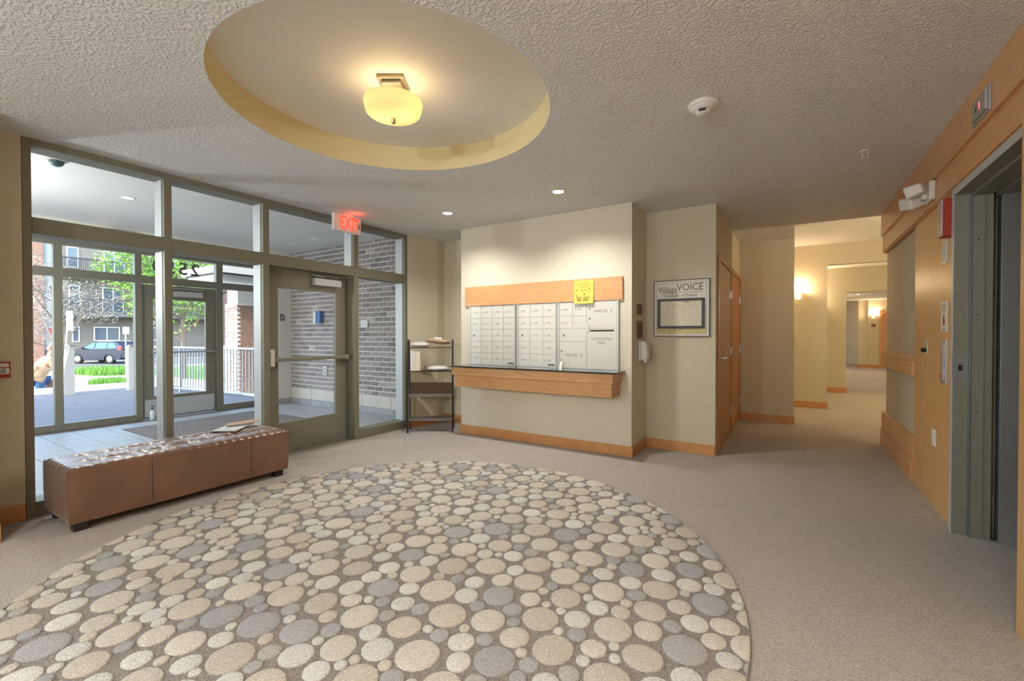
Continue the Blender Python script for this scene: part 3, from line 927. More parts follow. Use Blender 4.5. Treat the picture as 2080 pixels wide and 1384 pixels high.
def mdoor(u, x0, x1, z0, z1, num=None, master=False, big=None, locks=1):
    g = 0.0022
    d = obj('door', bx(x0 + g, x1 - g, YF - 0.002, YF + 0.005, z0 + g, z1 - g, 0.0012, 1), M['mbox'], u)
    lx = x0 + 0.035
    if master:
        lx = x0 + 0.062
        obj('master_lock', lathe([(0.0125, 0), (0.011, -0.006)], 16, (lx, YF - 0.002, (z0 + z1) / 2), 'y'), M['ink'], d)
        for (dx, dz) in ((-0.03, 0.02), (-0.03, -0.02), (0.038, 0.02), (0.038, -0.02), (0.085, 0.055), (0.085, 0.02), (0.085, -0.02), (0.085, -0.055)):
            obj('rivet', lathe([(0.003, 0), (0.002, -0.002)], 8, (lx + dx, YF - 0.002, (z0 + z1) / 2 + dz), 'y'), M['ink'], d)
        return d
    if big:
        return d
    zc = (z0 + z1) / 2
    obj('lock', lathe([(0.0085, 0), (0.0075, -0.004)], 12, (lx, YF - 0.002, zc - 0.004), 'y'), M['steel'], d)
    if num:
        obj('number', text_mesh(num, 0.033, (lx + 0.052, YF - 0.0022, zc), (1, 0, 0), (0, 0, 1), 0.0003), M['ink'], d)
    return d
u1 = unit(-3.675, -2.960, 'left mailbox unit, four columns of small aluminium doors')
nums = iter([108, 101, None, 102, 103, 109, 110, 111, 112, 113, 208, 204, 205, 206, 207, 211, 212, 213, 214, 215])
for c in range(4):
    for r_ in range(5):
        v = next(nums)
        mdoor(u1, COLS1[c], COLS1[c + 1], ROWS[r_ + 1], ROWS[r_], str(v) if v else None, master=(v is None))
obj('maker_plate', bx(-3.07, -2.975, YF - 0.0035, YF - 0.002, 0.962, 0.985), M['ink'], u1)
u2 = unit(-2.928, -2.388, 'middle mailbox unit, three columns of small aluminium doors')
nums = iter([301, 302, None, 303, 304, 308, 309, 310, 311, 312, 408, 401, 402, 403, 404])
for c in range(3):
    for r_ in range(5):
        v = next(nums)
        mdoor(u2, COLS2[c], COLS2[c + 1], ROWS[r_ + 1], ROWS[r_], str(v) if v else None, master=(v is None))
obj('maker_plate', bx(-2.50, -2.405, YF - 0.0035, YF - 0.002, 0.962, 0.985), M['ink'], u2)
u3 = unit(-2.360, -1.625, 'right mailbox unit with two parcel doors and the outgoing mail slot')
for (c, r_, n) in ((0, 0, '409'), (1, 0, '410'), (0, 1, '411')):
    mdoor(u3, COLS3[c], COLS3[c + 1], ROWS[r_ + 1], ROWS[r_], n)
mdoor(u3, COLS3[1], COLS3[2], ROWS[2], ROWS[1], None)
mdoor(u3, COLS3[0], COLS3[2], ROWS[3], ROWS[2], None, master=True)
def bigdoor(x0, x1, z0, z1, lab):
    return obj('door', bx(x0 + .0022, x1 - .0022, YF - 0.002, YF + 0.005, z0 + .0022, z1 - .0022, 0.0012, 1), M['mbox'], u3, label=lab)
p4 = bigdoor(COLS3[0], COLS3[2], 0.952, ROWS[3], 'large parcel door marked 4')
obj('lettering', text_mesh('PARCEL  4', 0.046, (-2.165, YF - 0.0022, 1.095), (1, 0, 0), (0, 0, 1), 0.0003), M['ink'], p4)
obj('lock', lathe([(0.010, 0), (0.008, -0.006)], 12, (-2.315, YF - 0.002, 1.145), 'y'), M['ink'], p4)
obj('lock', lathe([(0.008, 0), (0.007, -0.012)], 12, (-2.315, YF - 0.002, 1.045), 'y'), M['chrome'], p4)
p3 = bigdoor(-1.998, -1.640, ROWS[2], 1.706, 'large parcel door marked 3')
obj('lettering', text_mesh('PARCEL  3', 0.046, (-1.80, YF - 0.0022, 1.600), (1, 0, 0), (0, 0, 1), 0.0003), M['ink'], p3)
obj('lock', lathe([(0.010, 0), (0.008, -0.006)], 12, (-1.962, YF - 0.002, 1.630), 'y'), M['ink'], p3)
obj('lock', lathe([(0.009, 0), (0.008, -0.006)], 12, (-1.962, YF - 0.002, 1.520), 'y'), M['ink'], p3)
om = bigdoor(-1.998, -1.640, 0.952, ROWS[2], 'door with the outgoing mail slot')
obj('mail_slot', bx(-1.955, -1.675, YF - 0.004, YF - 0.002, 1.372, 1.390), M['black'], om)
obj('lettering', text_mesh('OUTGOING\nMAIL', 0.044, (-1.82, YF - 0.0022, 1.265), (1, 0, 0), (0, 0, 1), 0.0003), M['ink'], om)
obj('pull_tab', bx(-1.992, -1.972, YF - 0.016, YF - 0.002, 1.375, 1.455, 0.002), M['white'], u3, label='white pull tab')
# yellow notice
def sheet(x0, x1, z0, z1, y, curl, nx=10, nz=12, th=0.0008):
    bm = bmesh.new()
    g = [[[bm.verts.new((x0 + (x1 - x0) * i / nx, y - curl(i / nx, k / nz) + d, z1 + (z0 - z1) * k / nz)) for i in range(nx + 1)] for k in range(nz + 1)] for d in (0, th)]
    for k in range(nz):
        for i in range(nx):
            bm.faces.new((g[0][k][i], g[0][k + 1][i], g[0][k + 1][i + 1], g[0][k][i + 1]))
            bm.faces.new((g[1][k][i], g[1][k][i + 1], g[1][k + 1][i + 1], g[1][k + 1][i]))
    ring = [(0, i) for i in range(nx + 1)] + [(k, nx) for k in range(1, nz + 1)] + [(nz, i) for i in range(nx - 1, -1, -1)] + [(k, 0) for k in range(nz - 1, 0, -1)]
    for a, b in zip(ring, ring[1:] + ring[:1]):
        bm.faces.new((g[0][a[0]][a[1]], g[0][b[0]][b[1]], g[1][b[0]][b[1]], g[1][a[0]][a[1]]))
    bmesh.ops.recalc_face_normals(bm, faces=bm.faces[:])
    return bm
def ycurl(u, w): return 0.002 + 0.030 * (max(0, w - 0.3) ** 1.6) * (0.4 + 0.9 * abs(u - 0.45))
yn = thing('paper_notice', 'yellow paper notice taped over the maple board above the mailboxes', 'notice', (-2.06, 4.77, 1.70))
obj('sheet', sheet(-2.145, -1.907, 1.690, 1.955, 4.768, ycurl), M['yellow'], yn)
inkb = bmesh.new()
ri = random.Random(5)
def ib(x0, x1, z0, z1):
    u = ((x0 + x1) / 2 + 2.145) / 0.238; w = (1.955 - (z0 + z1) / 2) / 0.265
    yy = 4.768 - ycurl(u, w)
    add_box(inkb, x0, x1, yy - 0.0022, yy - 0.0012, z0, z1)
for (z, a, b) in ((1.925, -2.09, -1.96), (1.905, -2.115, -1.935), (1.888, -2.10, -1.95), (1.872, -2.08, -1.97)):
    x = a
    while x < b:
        w = ri.uniform(0.006, 0.022)
        ib(x, x + w, z, z + 0.003); x += w + 0.010
for (x, z, w, h) in ((-2.125, 1.822, .006, .03), (-2.123, 1.848, .028, .005), (-2.125, 1.785, .010, .012), (-2.117, 1.775, .014, .01), (-2.070, 1.845, .03, .005), (-2.045, 1.82, .005, .028),
                     (-2.030, 1.79, .022, .013), (-2.010, 1.835, .006, .02), (-1.975, 1.855, .026, .006), (-1.952, 1.84, .005, .018), (-1.972, 1.81, .009, .01), (-1.99, 1.83, .005, .014),
                     (-2.11, 1.762, .055, .005), (-2.03, 1.762, .085, .005), (-2.115, 1.742, .055, .009), (-2.035, 1.742, .075, .009), (-2.105, 1.722, .045, .011), (-2.035, 1.722, .065, .011)):
    ib(x, x + w, z, z + h)
obj('print', inkb, M['noteink'], yn, label='dark handwriting and drawings on the notice')
# counter
ct = thing('mail_counter', 'wall hung maple counter with black granite top below the mailboxes', 'counter', (-2.65, 4.65, 0.66))
obj('granite_top', bx(-3.752, -1.552, 4.46, 4.799, 0.922, 0.9395, 0.003), M['granite'], ct, label='polished black granite top')
obj('upper_apron', bx(-3.735, -1.582, 4.48, 4.799, 0.822, 0.921, 0.002, 1), M['wood'], ct)
obj('lower_apron', bx(-3.715, -1.609, 4.522, 4.799, 0.667, 0.819, 0.002, 1), M['wood'], ct)
cb = obj('card_holder', prism_axis([(4.70, 0.940), (4.73, 0.940), (4.75, 1.02), (4.735, 1.02)], -2.31, -2.275, 'x'), M['white'])
tag(cb, 'tiny white card holder on the black counter', 'holder')

# ---- calendar poster
ps = thing('calendar_poster', 'framed white poster with a calendar of events on the cream wall', 'poster', (-1.078, 5.333, 1.31))
PX0, PX1, PZ0, PZ1 = -1.381, -0.775, 1.312, 1.958
obj('backing', bx(PX0 + 0.004, PX1 - 0.004, 5.322, 5.334, PZ0 + 0.004, PZ1 - 0.004), M['white'], ps)
fb = bmesh.new()
for a in ((PX0, PX1, PZ0, PZ0 + 0.008), (PX0, PX1, PZ1 - 0.008, PZ1), (PX0, PX0 + 0.006, PZ0 + .008, PZ1 - .008), (PX1 - 0.010, PX1, PZ0 + .008, PZ1 - .008)):
    add_box(fb, a[0], a[1], 5.316, 5.334, a[2], a[3])
obj('outer_frame', fb, M['darkwood'], ps, label='thin dark frame')
ln = bmesh.new()
i0, i1, j0, j1 = PX0 + 0.028, PX1 - 0.035, PZ0 + 0.030, PZ1 - 0.032
for a in ((i0, i1, j0, j0 + .003), (i0, i1, j1 - .003, j1), (i0, i0 + .003, j0, j1), (i1 - .003, i1, j0, j1)):
    add_box(ln, a[0], a[1], 5.3205, 5.322, a[2], a[3])
obj('border_line', ln, M['ink'], ps)
obj('yellow_band', bx(i0 + .004, i1 - .004, 5.3208, 5.322, j0 + .004, j0 + 0.075), M['paleyellow'], ps)
MR = M['brownsign']
yy = 5.3205
obj('title_first_word', text_mesh('Village', 0.098, (-1.225, yy, 1.848), (1, 0, 0), (0, 0, 1), 0.0005, sx=0.85), MR, ps)
obj('title_second_word', text_mesh('VOICE', 0.112, (-0.985, yy, 1.868), (1, 0, 0), (0, 0, 1), 0.0005, sx=0.88, bold=0.001), MR, ps)
obj('title_rule', bx(-1.30, -0.86, yy, 5.322, 1.812, 1.816), M['ink'], ps)
obj('subtitle', text_mesh('Calendar of Events', 0.044, (-1.085, yy, 1.780), (1, 0, 0), (0, 0, 1), 0.0005, space=1.05, bold=0.0006), M['ink'], ps)
ic = bmesh.new()
for k, x in enumerate((-1.325, -1.275, -1.215, -1.16, -1.10)):
    add_box(ic, x, x + 0.022, yy - .0004, 5.3208, 1.372, 1.392)
    add_box(ic, x + .006, x + 0.016, yy - .0005, yy - .0003, 1.376, 1.386, 1)
for k in range(9):
    add_box(ic, -1.03 + k * 0.021, -1.015 + k * 0.021, yy - .0004, 5.3208, 1.365, 1.371)
obj('band_icons', ic, [M['ink'], M['paleyellow']], ps)
cf = bmesh.new()
FX0, FX1, FZ0, FZ1 = -1.338, -0.828, 1.405, 1.745
for a in ((FX0, FX1, FZ0, FZ0 + 0.028), (FX0, FX1, FZ1 - 0.026, FZ1), (FX0, FX0 + 0.030, FZ0 + .028, FZ1 - .026), (FX1 - 0.030, FX1, FZ0 + .028, FZ1 - .026)):
    add_box(cf, a[0], a[1], 5.305, 5.3215, a[2], a[3])
iframe = obj('calendar_frame', cf, M['darkwood'], ps, label='black inner frame')
obj('calendar_sheet', bx(FX0 + 0.03, FX1 - 0.03, 5.318, 5.321, FZ0 + .028, FZ1 - .026), M['paper'], iframe)
gr = bmesh.new()
for k in range(8):
    x = FX0 + 0.04 + k * (FX1 - FX0 - 0.08) / 7
    add_box(gr, x - .0006, x + .0006, 5.3172, 5.318, FZ0 + 0.045, FZ1 - 0.070)
for k in range(6):
    z = FZ0 + 0.045 + k * (FZ1 - FZ0 - 0.115) / 5
    add_box(gr, FX0 + 0.04, FX1 - 0.04, 5.3172, 5.318, z - .0006, z + .0006)
    for c in range(7):
        if k < 5:
            x = FX0 + 0.048 + c * (FX1 - FX0 - 0.08) / 7
            add_box(gr, x, x + ri.uniform(.015, .04), 5.3172, 5.318, z + .022, z + .0245)
obj('calendar_grid', gr, M['shelfboard'], iframe)
obj('month_heading', text_mesh('MAY', 0.030, (-1.01, 5.3172, FZ1 - 0.045), (1, 0, 0), (0, 0, 1), 0.0003), M['ink'], iframe)

# ---- signs and dispenser on the right flank of the mail wall
XF = -1.482
s1 = thing('door_sign', 'upper and smaller brown sign on the side of the mail wall', 'sign', (XF, 5.05, 1.56))
obj('plate', bx(XF, XF + 0.010, 4.975, 5.165, 1.560, 1.680, 0.002), M['brownsign'], s1)
obj('raised_mark', bx(XF + 0.010, XF + 0.012, 5.04, 5.10, 1.60, 1.64), M['rustic'], s1)
s2 = thing('door_sign', 'lower and taller brown sign on the side of the mail wall', 'sign', (XF, 5.05, 1.29))
obj('plate', bx(XF, XF + 0.010, 4.965, 5.175, 1.292, 1.492, 0.002), M['brownsign'], s2)
for k in range(2):
    for j in range(2):
        obj('raised_mark', bx(XF + 0.010, XF + 0.012, 5.0 + k * .09, 5.05 + k * .09, 1.33 + j * .075, 1.38 + j * .075), M['rustic'], s2)
sn = thing('sanitizer_dispenser', 'white and grey hand sanitizer dispenser on the side of the mail wall', 'dispenser', (XF, 5.12, 1.02))
obj('back_plate', bx(XF, XF + 0.028, 5.03, 5.17, 1.035, 1.265, 0.006), M['plate'], sn, label='grey back plate')
bm = prism_axis([(XF + 0.028, 1.05), (XF + 0.085, 1.045), (XF + 0.105, 1.09), (XF + 0.098, 1.20), (XF + 0.07, 1.262), (XF + 0.028, 1.262)], 5.035, 5.165, 'y')
bmesh.ops.bevel(bm, geom=bm.edges[:], offset=0.006, segments=2, affect='EDGES')
obj('cover', bm, M['white'], sn, smooth=True, label='white front cover')
obj('nozzle', bx(XF + 0.05, XF + 0.09, 5.08, 5.12, 1.018, 1.045, 0.003), M['plate'], sn)

# ---- black ladder shelf in the corner
fl, frt = Vector((-4.434, 4.382, 0)), Vector((-3.956, 4.753, 0))
ex_ = (frt - fl).normalized()
ey_ = Vector((-ex_.y, ex_.x, 0))
SW = (frt - fl).length
ang = math.atan2(ex_.y, ex_.x)
sh = thing('ladder_shelf', 'black metal ladder shelf with four tiers in the corner by the storefront', 'shelf', fl, ang)
SD = 0.26
HT = 1.262
def Lx(x, y, z): return (x, y, z)
for x in (0.0, SW):
    f_ = tube([(x, 0.0, 0.012), (x, 0.09, HT)], 0.011, 6)
    obj('leg', f_, M['black'], sh, local=True)
    b_ = tube([(x, SD + 0.02, 0.012), (x, SD - 0.06, HT)], 0.011, 6)
    obj('leg', b_, M['black'], sh, local=True)
    obj('top_cap', tube([(x, 0.09, HT), (x, SD - 0.06, HT)], 0.011, 6), M['black'], sh, local=True)
    for z, y0, y1 in ((0.155, 0.012, SD + 0.01), (0.49, 0.035, SD - 0.012), (0.83, 0.06, SD - 0.035), (1.155, 0.082, SD - 0.055)):
        obj('side_rail', tube([(x, y0, z), (x, y1, z)], 0.008, 6), M['black'], sh, local=True)
    for y in (0.0, SD + 0.02):
        obj('foot', lathe([(0.016, 0), (0.016, 0.010), (0.009, 0.014)], 12, (x, y, 0)), M['black'], sh, local=True)
obj('shelf_board', bx(0.012, SW - 0.012, 0.005, SD + 0.01, 0.158, 0.176, 0.002), M['shelfboard'], sh, local=True)
obj('shelf_board', bx(0.012, SW - 0.012, -0.02, SD - 0.01, 0.492, 0.510, 0.002), M['shelfboard'], sh, local=True)
obj('shelf_board', bx(0.012, SW - 0.012, 0.055, SD - 0.035, 0.826, 0.838, 0.002), M['darkwood'], sh, local=True)
obj('shelf_board', bx(0.012, SW - 0.012, 0.078, SD - 0.055, 1.151, 1.163, 0.002), M['darkwood'], sh, local=True)
obj('back_board', bx(0.012, SW - 0.012, SD - 0.022, SD - 0.010, 0.512, 0.66, 0.002), M['rustic'], sh, local=True, label='reddish brown wooden back board')

def shelf_pt(x, y, z):
    p = fl + ex_ * x + ey_ * y
    return Vector((p.x, p.y, z))
def pillow(w, d, h, seed=0, n=14):
    """soft padded envelope: grid pinched at its rim, solid"""
    rn = random.Random(seed)
    bm = bmesh.new()
    top, bot = [], []
    for i in range(n + 1):
        ta, ba = [], []
        for j in range(n + 1):
            u, v = i / n, j / n
            e = (math.sin(PI * u) * math.sin(PI * v)) ** 0.35 if 0 < u < 1 and 0 < v < 1 else 0
            k = rn.uniform(-0.10, 0.10) * h * e
            ta.append(bm.verts.new(((u - 0.5) * w, (v - 0.5) * d, h * 0.5 + h * 0.5 * e + k)))
            ba.append(bm.verts.new(((u - 0.5) * w, (v - 0.5) * d, h * 0.5 - h * 0.5 * e - 0.0008)))
        top.append(ta); bot.append(ba)
    for i in range(n):
        for j in range(n):
            bm.faces.new((top[i][j], top[i + 1][j], top[i + 1][j + 1], top[i][j + 1]))
            bm.faces.new((bot[i][j], bot[i][j + 1], bot[i + 1][j + 1], bot[i + 1][j]))
    for i in range(n):
        for a, b in (((i, 0), (i + 1, 0)), ((i + 1, n), (i, n)), ((0, i + 1), (0, i)), ((n, i), (n, i + 1))):
            bm.faces.new((top[a[0]][a[1]], bot[a[0]][a[1]], bot[b[0]][b[1]], top[b[0]][b[1]]))
    return bm
k1 = thing('padded_envelope', 'tan padded envelope with a white label, on the top tier of the black shelf', 'parcel', shelf_pt(0.40, 0.15, 1.172), ang)
e = obj('pouch', pillow(0.33, 0.20, 0.070, 1), M['kraft'], k1, smooth=True, local=True)
e.rotation_euler = (R(-4), R(5), R(-12)); e.location.z = 0.040
lb = obj('address_label', sheet(-0.05, 0.06, -0.03, 0.03, 0, lambda u, w: 0, 2, 2), M['poly'], k1, local=True, label='white address label')
lb.rotation_euler = (R(-62), R(6), R(-10)); lb.location = (0.0, -0.045, 0.118)
k2 = thing('padded_envelope', 'grey white padded envelope at the left of the top tier of the black shelf', 'parcel', shelf_pt(0.16, 0.15, 1.166), ang)
obj('pouch', pillow(0.27, 0.20, 0.07, 2), M['poly'], k2, smooth=True, local=True)
k3 = obj('poly_mailer', pillow(0.28, 0.19, 0.065, 3), M['poly'], smooth=True)
k3.location = shelf_pt(0.40, 0.13, 0.839); k3.rotation_euler = (0, 0, ang + 0.15)
tag(k3, 'crumpled white plastic mailer on the second tier of the black shelf', 'parcel')
k4 = thing('carton', 'upright white and cream carton on the second tier of the black shelf', 'parcel', shelf_pt(0.08, 0.12, 0.839), ang)
obj('box', bx(-0.05, 0.012, -0.05, 0.05, 0, 0.275, 0.002), M['white'], k4, local=True)
obj('side_panel', bx(0.0125, 0.085, -0.048, 0.05, 0, 0.268, 0.002), M['paper'], k4, local=True, label='cream carton face')

# ---- leather bench
bn = thing('leather_bench', 'long brown tufted leather bench in front of the storefront glass', 'bench', (-4.37, 1.70, 0))
BX0, BX1, BY0, BY1, BZ0, BZ1 = -4.635, -4.075, 0.938, 2.462, 0.058, 0.440
def bench_body():
    bm = bmesh.new()
    nx, ny = 44, 110
    btn = []
    for k in range(7):
        btn.append((BX0 + 0.17, BY0 + 0.20 + k * 0.19))
    for k in range(7):
        btn.append((BX0 + 0.39, BY0 + 0.17 + k * 0.19 + 0.03))
    rn = random.Random(4)
    ph = [rn.uniform(0, 6.28) for _ in btn]
    def zt(x, y):
        ex = min(x - BX0, BX1 - x)
        ey = min(y - BY0, BY1 - y)
        e = min(ex, ey)
        crown = 0.020 * (1 - math.exp(-e / 0.05)) - 0.018 * math.exp(-e / 0.008)
        z = BZ1 - 0.012 + crown
        for (bxx, byy), p in zip(btn, ph):
            dx, dy = x - bxx, y - byy
            d = math.hypot(dx, dy)
            z -= 0.026 * math.exp(-(d / 0.034) ** 1.3)
            th = math.atan2(dy, dx)
            z += 0.0065 * math.exp(-((d - 0.065) / 0.05) ** 2) * math.sin(9 * th + p)
        z += 0.0045 * math.sin(y * 95 + 3 * math.sin(x * 22)) * math.exp(-ex / 0.07)
        z += 0.0030 * math.sin(x * 95 + 3 * math.sin(y * 18)) * math.exp(-ey / 0.07)
        return z
    g = [[bm.verts.new((BX0 + (BX1 - BX0) * i / nx, BY0 + (BY1 - BY0) * j / ny, 0)) for j in range(ny + 1)] for i in range(nx + 1)]
    for row in g:
        for v in row:
            v.co.z = zt(v.co.x, v.co.y)
    for i in range(nx):
        for j in range(ny):
            bm.faces.new((g[i][j], g[i + 1][j], g[i + 1][j + 1], g[i][j + 1]))
    edge = [g[i][0] for i in range(nx + 1)] + [g[nx][j] for j in range(1, ny + 1)] + [g[i][ny] for i in range(nx - 1, -1, -1)] + [g[0][j] for j in range(ny - 1, 0, -1)]
    prev = edge
    cxx, cyy = (BX0 + BX1) / 2, (BY0 + BY1) / 2
    for k, (zz, ins) in enumerate(((0.418, -0.006), (0.39, -0.008), (0.33, -0.008), (0.22, -0.007), (0.11, -0.004), (0.068, 0.0), (0.058, 0.012))):
        ring = []
        for q, v in enumerate(edge):
            x, y = v.co.x, v.co.y
            w = 0.0010 * math.sin(q * 0.9 + 2 * math.sin(q * 0.13)) * (1 if zz > 0.35 else 0)
            sx = 1 if x > BX1 - 0.001 else (-1 if x < BX0 + 0.001 else 0)
            sy = 1 if y > BY1 - 0.001 else (-1 if y < BY0 + 0.001 else 0)
            c = 0.7 if sx and sy else 1
            ring.append(bm.verts.new((x - sx * (ins + w) * c, y - sy * (ins + w) * c, zz)))
        for q in range(len(edge)):
            r = (q + 1) % len(edge)
            bm.faces.new((prev[q], ring[q], ring[r], prev[r]))
        prev = ring
    bm.faces.new(prev)
    bmesh.ops.recalc_face_normals(bm, faces=bm.faces[:])
    return bm
bb = obj('upholstery', bench_body(), M['leather'], bn, smooth=True)
for yy_ in (1.395, 2.12):
    obj('seam', tube([(BX1 + 0.0085, yy_, 0.07), (BX1 + 0.0085, yy_, 0.415)], 0.0016, 5), M['darkwood'], bb)
for k in range(7):
    obj('button', lathe([(0.010, 0.0), (0.009, 0.003), (0.004, 0.005)], 12, (BX0 + 0.17, BY0 + 0.20 + k * 0.19, 0.413)), M['leather'], bb)
    obj('button', lathe([(0.010, 0.0), (0.009, 0.003), (0.004, 0.005)], 12, (BX0 + 0.39, BY0 + 0.20 + k * 0.19, 0.413)), M['leather'], bb)
for x in (BX0 + 0.03, BX1 - 0.105):
    for y in (BY0 + 0.03, BY1 - 0.105):
        obj('leg', bx(x, x + 0.075, y, y + 0.075, 0, 0.060, 0.003), M['darkwood'], bn)
# papers on the bench
pe = obj('large_envelope', bx(-0.10, 0.10, -0.15, 0.15, 0, 0.010, 0.003), M['poly'])
pe.location = (-4.46, 2.15, 0.458); pe.rotation_euler = (0, R(1), R(38))
tag(pe, 'grey white envelope lying flat on the leather bench', 'envelope')
pk = obj('kraft_envelope', bx(-0.055, 0.055, -0.14, 0.14, 0, 0.006, 0.002), M['kraft'])
pk.location = (-4.50, 2.27, 0.486); pk.rotation_euler = (R(3), R(3), R(-22))
tag(pk, 'brown envelope lying across the grey white envelope on the bench', 'envelope')

# ---- pebble rug
RGC, RGR = (-2.035, 1.985), 1.90
rg = thing('pebble_rug', 'large round rug with a pattern of cream, beige and grey pebbles', 'rug', (RGC[0], RGC[1], 0))
obj('rug_ground', lathe([(RGR, 0.0), (RGR, 0.006), (RGR - 0.004, 0.008), (0.01, 0.008)], 128, (*RGC, 0)), M['rugbase'], rg)
def pack():
    import heapq
    rn = random.Random(21)
    out = []
    # large pebbles first, spaced so that the smaller ones fit between them
    tries = 0
    while tries < 9000 and len(out) < 250:
        tries += 1
        a, q = rn.uniform(0, 2 * PI), math.sqrt(rn.random()) * (RGR + 0.03)
        x, y = q * math.cos(a), q * math.sin(a)
        r = rn.uniform(0.078, 0.094)
        if all((x - o[0]) ** 2 + (y - o[1]) ** 2 > (r + o[2] + 0.020) ** 2 for o in out):
            out.append((x, y, r, 0))
    st = 0.0135
    n = int(2 * RGR / st) + 4
    cand, cell, G = [], {}, 0.12
    for i in range(n):
        for j in range(n):
            x = -RGR - 0.02 + i * st + rn.uniform(-.004, .004)
            y = -RGR - 0.02 + j * st + rn.uniform(-.004, .004)
            if math.hypot(x, y) < RGR + 0.02:
                cell.setdefault((int(x // G), int(y // G)), []).append(len(cand))
                cand.append((x, y))
    clr = [0.5] * len(cand)
    ver = [0] * len(cand)
    def relax(x, y, r, touched=None):
        ci, cj = int(x // G), int(y // G)
        for a in range(ci - 2, ci + 3):
            for b in range(cj - 2, cj + 3):
                for k in cell.get((a, b), ()):
                    d = math.hypot(cand[k][0] - x, cand[k][1] - y) - r
                    if d < clr[k]:
                        clr[k] = d
                        if touched is not None: heapq.heappush(touched, (-d, k))
    for o in out: relax(*o[:3])
    hp = [(-c, k) for k, c in enumerate(clr)]
    heapq.heapify(hp)
    while hp:
        c, k = heapq.heappop(hp)
        c = -c
        if c != clr[k]: continue
        if c < 0.026: break
        x, y = cand[k]
        r = min(c - 0.002, rn.uniform(0.056, 0.071))
        out.append((x, y, r, 1 if r > 0.05 else (2 if r > 0.032 else 3)))
        clr[k] = -1
        relax(x, y, r, hp)
    return out
peb = pack()
camx, camy = 0 - RGC[0], 0 - RGC[1]
def peb_vis(p):
    x, y = p[0] + RGC[0], p[1] + RGC[1]
    d = x * _fw.x + y * _fw.y
    inside = d > 1.5
    return (p[2] / max(d, 0.3)) * (1 if inside else 0.02)
peb.sort(key=lambda p: -peb_vis(p))
prn = random.Random(9)
def pebble_bm(x, y, r, bm=None, mi=0, nseg=16):
    bm = bm or bmesh.new()
    a0 = prn.uniform(0, PI)
    el_ = prn.uniform(0.90, 1.0)
    loops = []
    for rr, zz in ((1.0, 0.008), (0.985, 0.0135), (0.90, 0.0165), (0.45, 0.017)):
        ring = []
        for k in range(nseg):
            t = 2 * PI * k / nseg
            px, py = rr * r * math.cos(t), rr * r * el_ * math.sin(t)
            qx = x + px * math.cos(a0) - py * math.sin(a0)
            qy = y + px * math.sin(a0) + py * math.cos(a0)
            h = math.hypot(qx, qy)
            lim = RGR - 0.006 - (1 - rr) * 0.01
            if h > lim:
                qx, qy = qx * lim / h, qy * lim / h
            ring.append(bm.verts.new((qx, qy, zz)))
        loops.append(ring)
    for a, b in zip(loops, loops[1:]):
        for k in range(nseg):
            f = bm.faces.new((a[k], a[(k + 1) % nseg], b[(k + 1) % nseg], b[k]))
            f.material_index = mi
            f.smooth = True
    f = bm.faces.new(loops[-1])
    f.material_index = mi
    f.smooth = True
    return bm
restp = bmesh.new()
for i, (x, y, r, ph) in enumerate(peb):
    if ph == 0: mi = prn.choices((0, 1, 4), (5, 4, 2.4))[0]
    elif ph == 1: mi = prn.choices((2, 3, 0), (4, 3, 3))[0]
    elif ph == 2: mi = prn.choices((4, 5, 1), (4, 3, 3))[0]
    else: mi = prn.choices((2, 0), (3, 2))[0]
    if i < 300:
        obj('pebble', pebble_bm(x, y, r), PEB[mi], rg, local=True)
    else:
        pebble_bm(x, y, r, restp, mi, 12)
obj('pebble_pattern', restp, PEB, rg, kind='stuff', local=True)

# ---- right wall devices
ind = thing('floor_indicator', 'steel elevator floor indicator with a red digit on the maple fascia', 'indicator', (0.88, 3.51, 2.53))
obj('plate', bx(0.877, 0.885, 3.375, 3.640, 2.53, 2.672, 0.002), M['steel'], ind)
obj('screen_box', bx(0.868, 0.877, 3.41, 3.615, 2.550, 2.655, 0.002), M['steel'], ind)
obj('digit', text_mesh('1', 0.055, (0.8675, 3.500, 2.605), (0, -1, 0), (0, 0, 1), 0.0006), M['led'], ind, label='glowing red digit')
obj('bar_mark', bx(0.867, 0.868, 3.545, 3.560, 2.585, 2.620), M['black'], ind)
XS = 0.925
em = thing('emergency_light', 'twin head white emergency light on the maple fascia', 'light', (0.90, 4.66, 2.36))
obj('back_plate', bx(0.868, 0.905, 4.56, 4.76, 2.355, 2.50, 0.01), M['white'], em)
obj('yoke', bx(0.835, 0.868, 4.62, 4.70, 2.375, 2.42, 0.008), M['white'], em)
for k, (yy_, zz, ry) in enumerate(((4.60, 2.445, -30), (4.745, 2.385, 20))):
    h = bx(-0.055, 0.055, -0.065, 0.065, -0.038, 0.038, 0.014, 3)
    for v in h.verts:
        if v.co.x < 0: v.co.y *= 1.18; v.co.z *= 1.25
    ho = obj('lamp_head', h, M['white'], em, smooth=True, local=True)
    ho.location = Vector((0.80, yy_, zz)) - em.location
    ho.rotation_euler = (R(10), R(-14), R(ry))
kb = thing('key_box', 'red key box on the maple panel beside the elevator', 'box', (0.90, 4.2, 2.0))
obj('box', bx(0.862, 0.925, 4.165, 4.275, 2.005, 2.262, 0.003), M['red'], kb, label='red enamel side and body')
obj('front', bx(0.857, 0.862, 4.170, 4.270, 2.012, 2.255, 0.001), M['steel'], kb, label='steel front cover')
obj('lock', lathe([(0.008, 0), (0.008, -0.012)], 12, (0.857, 4.22, 2.13), 'x'), M['chrome'], kb)
kp = thing('key_switch_plate', 'narrow steel key switch plate below the red key box', 'plate', (XS, 4.40, 1.84))
obj('plate', bx(0.919, XS, 4.345, 4.455, 1.84, 2.02, 0.001), M['chrome'], kp)
obj('window', bx(0.916, 0.919, 4.365, 4.435, 1.86, 1.99, 0.001), M['plate'], kp)
fsn = thing('fire_notice', 'white elevator fire notice with a red flame on the maple panel', 'sign', (XS, 4.40, 1.35))
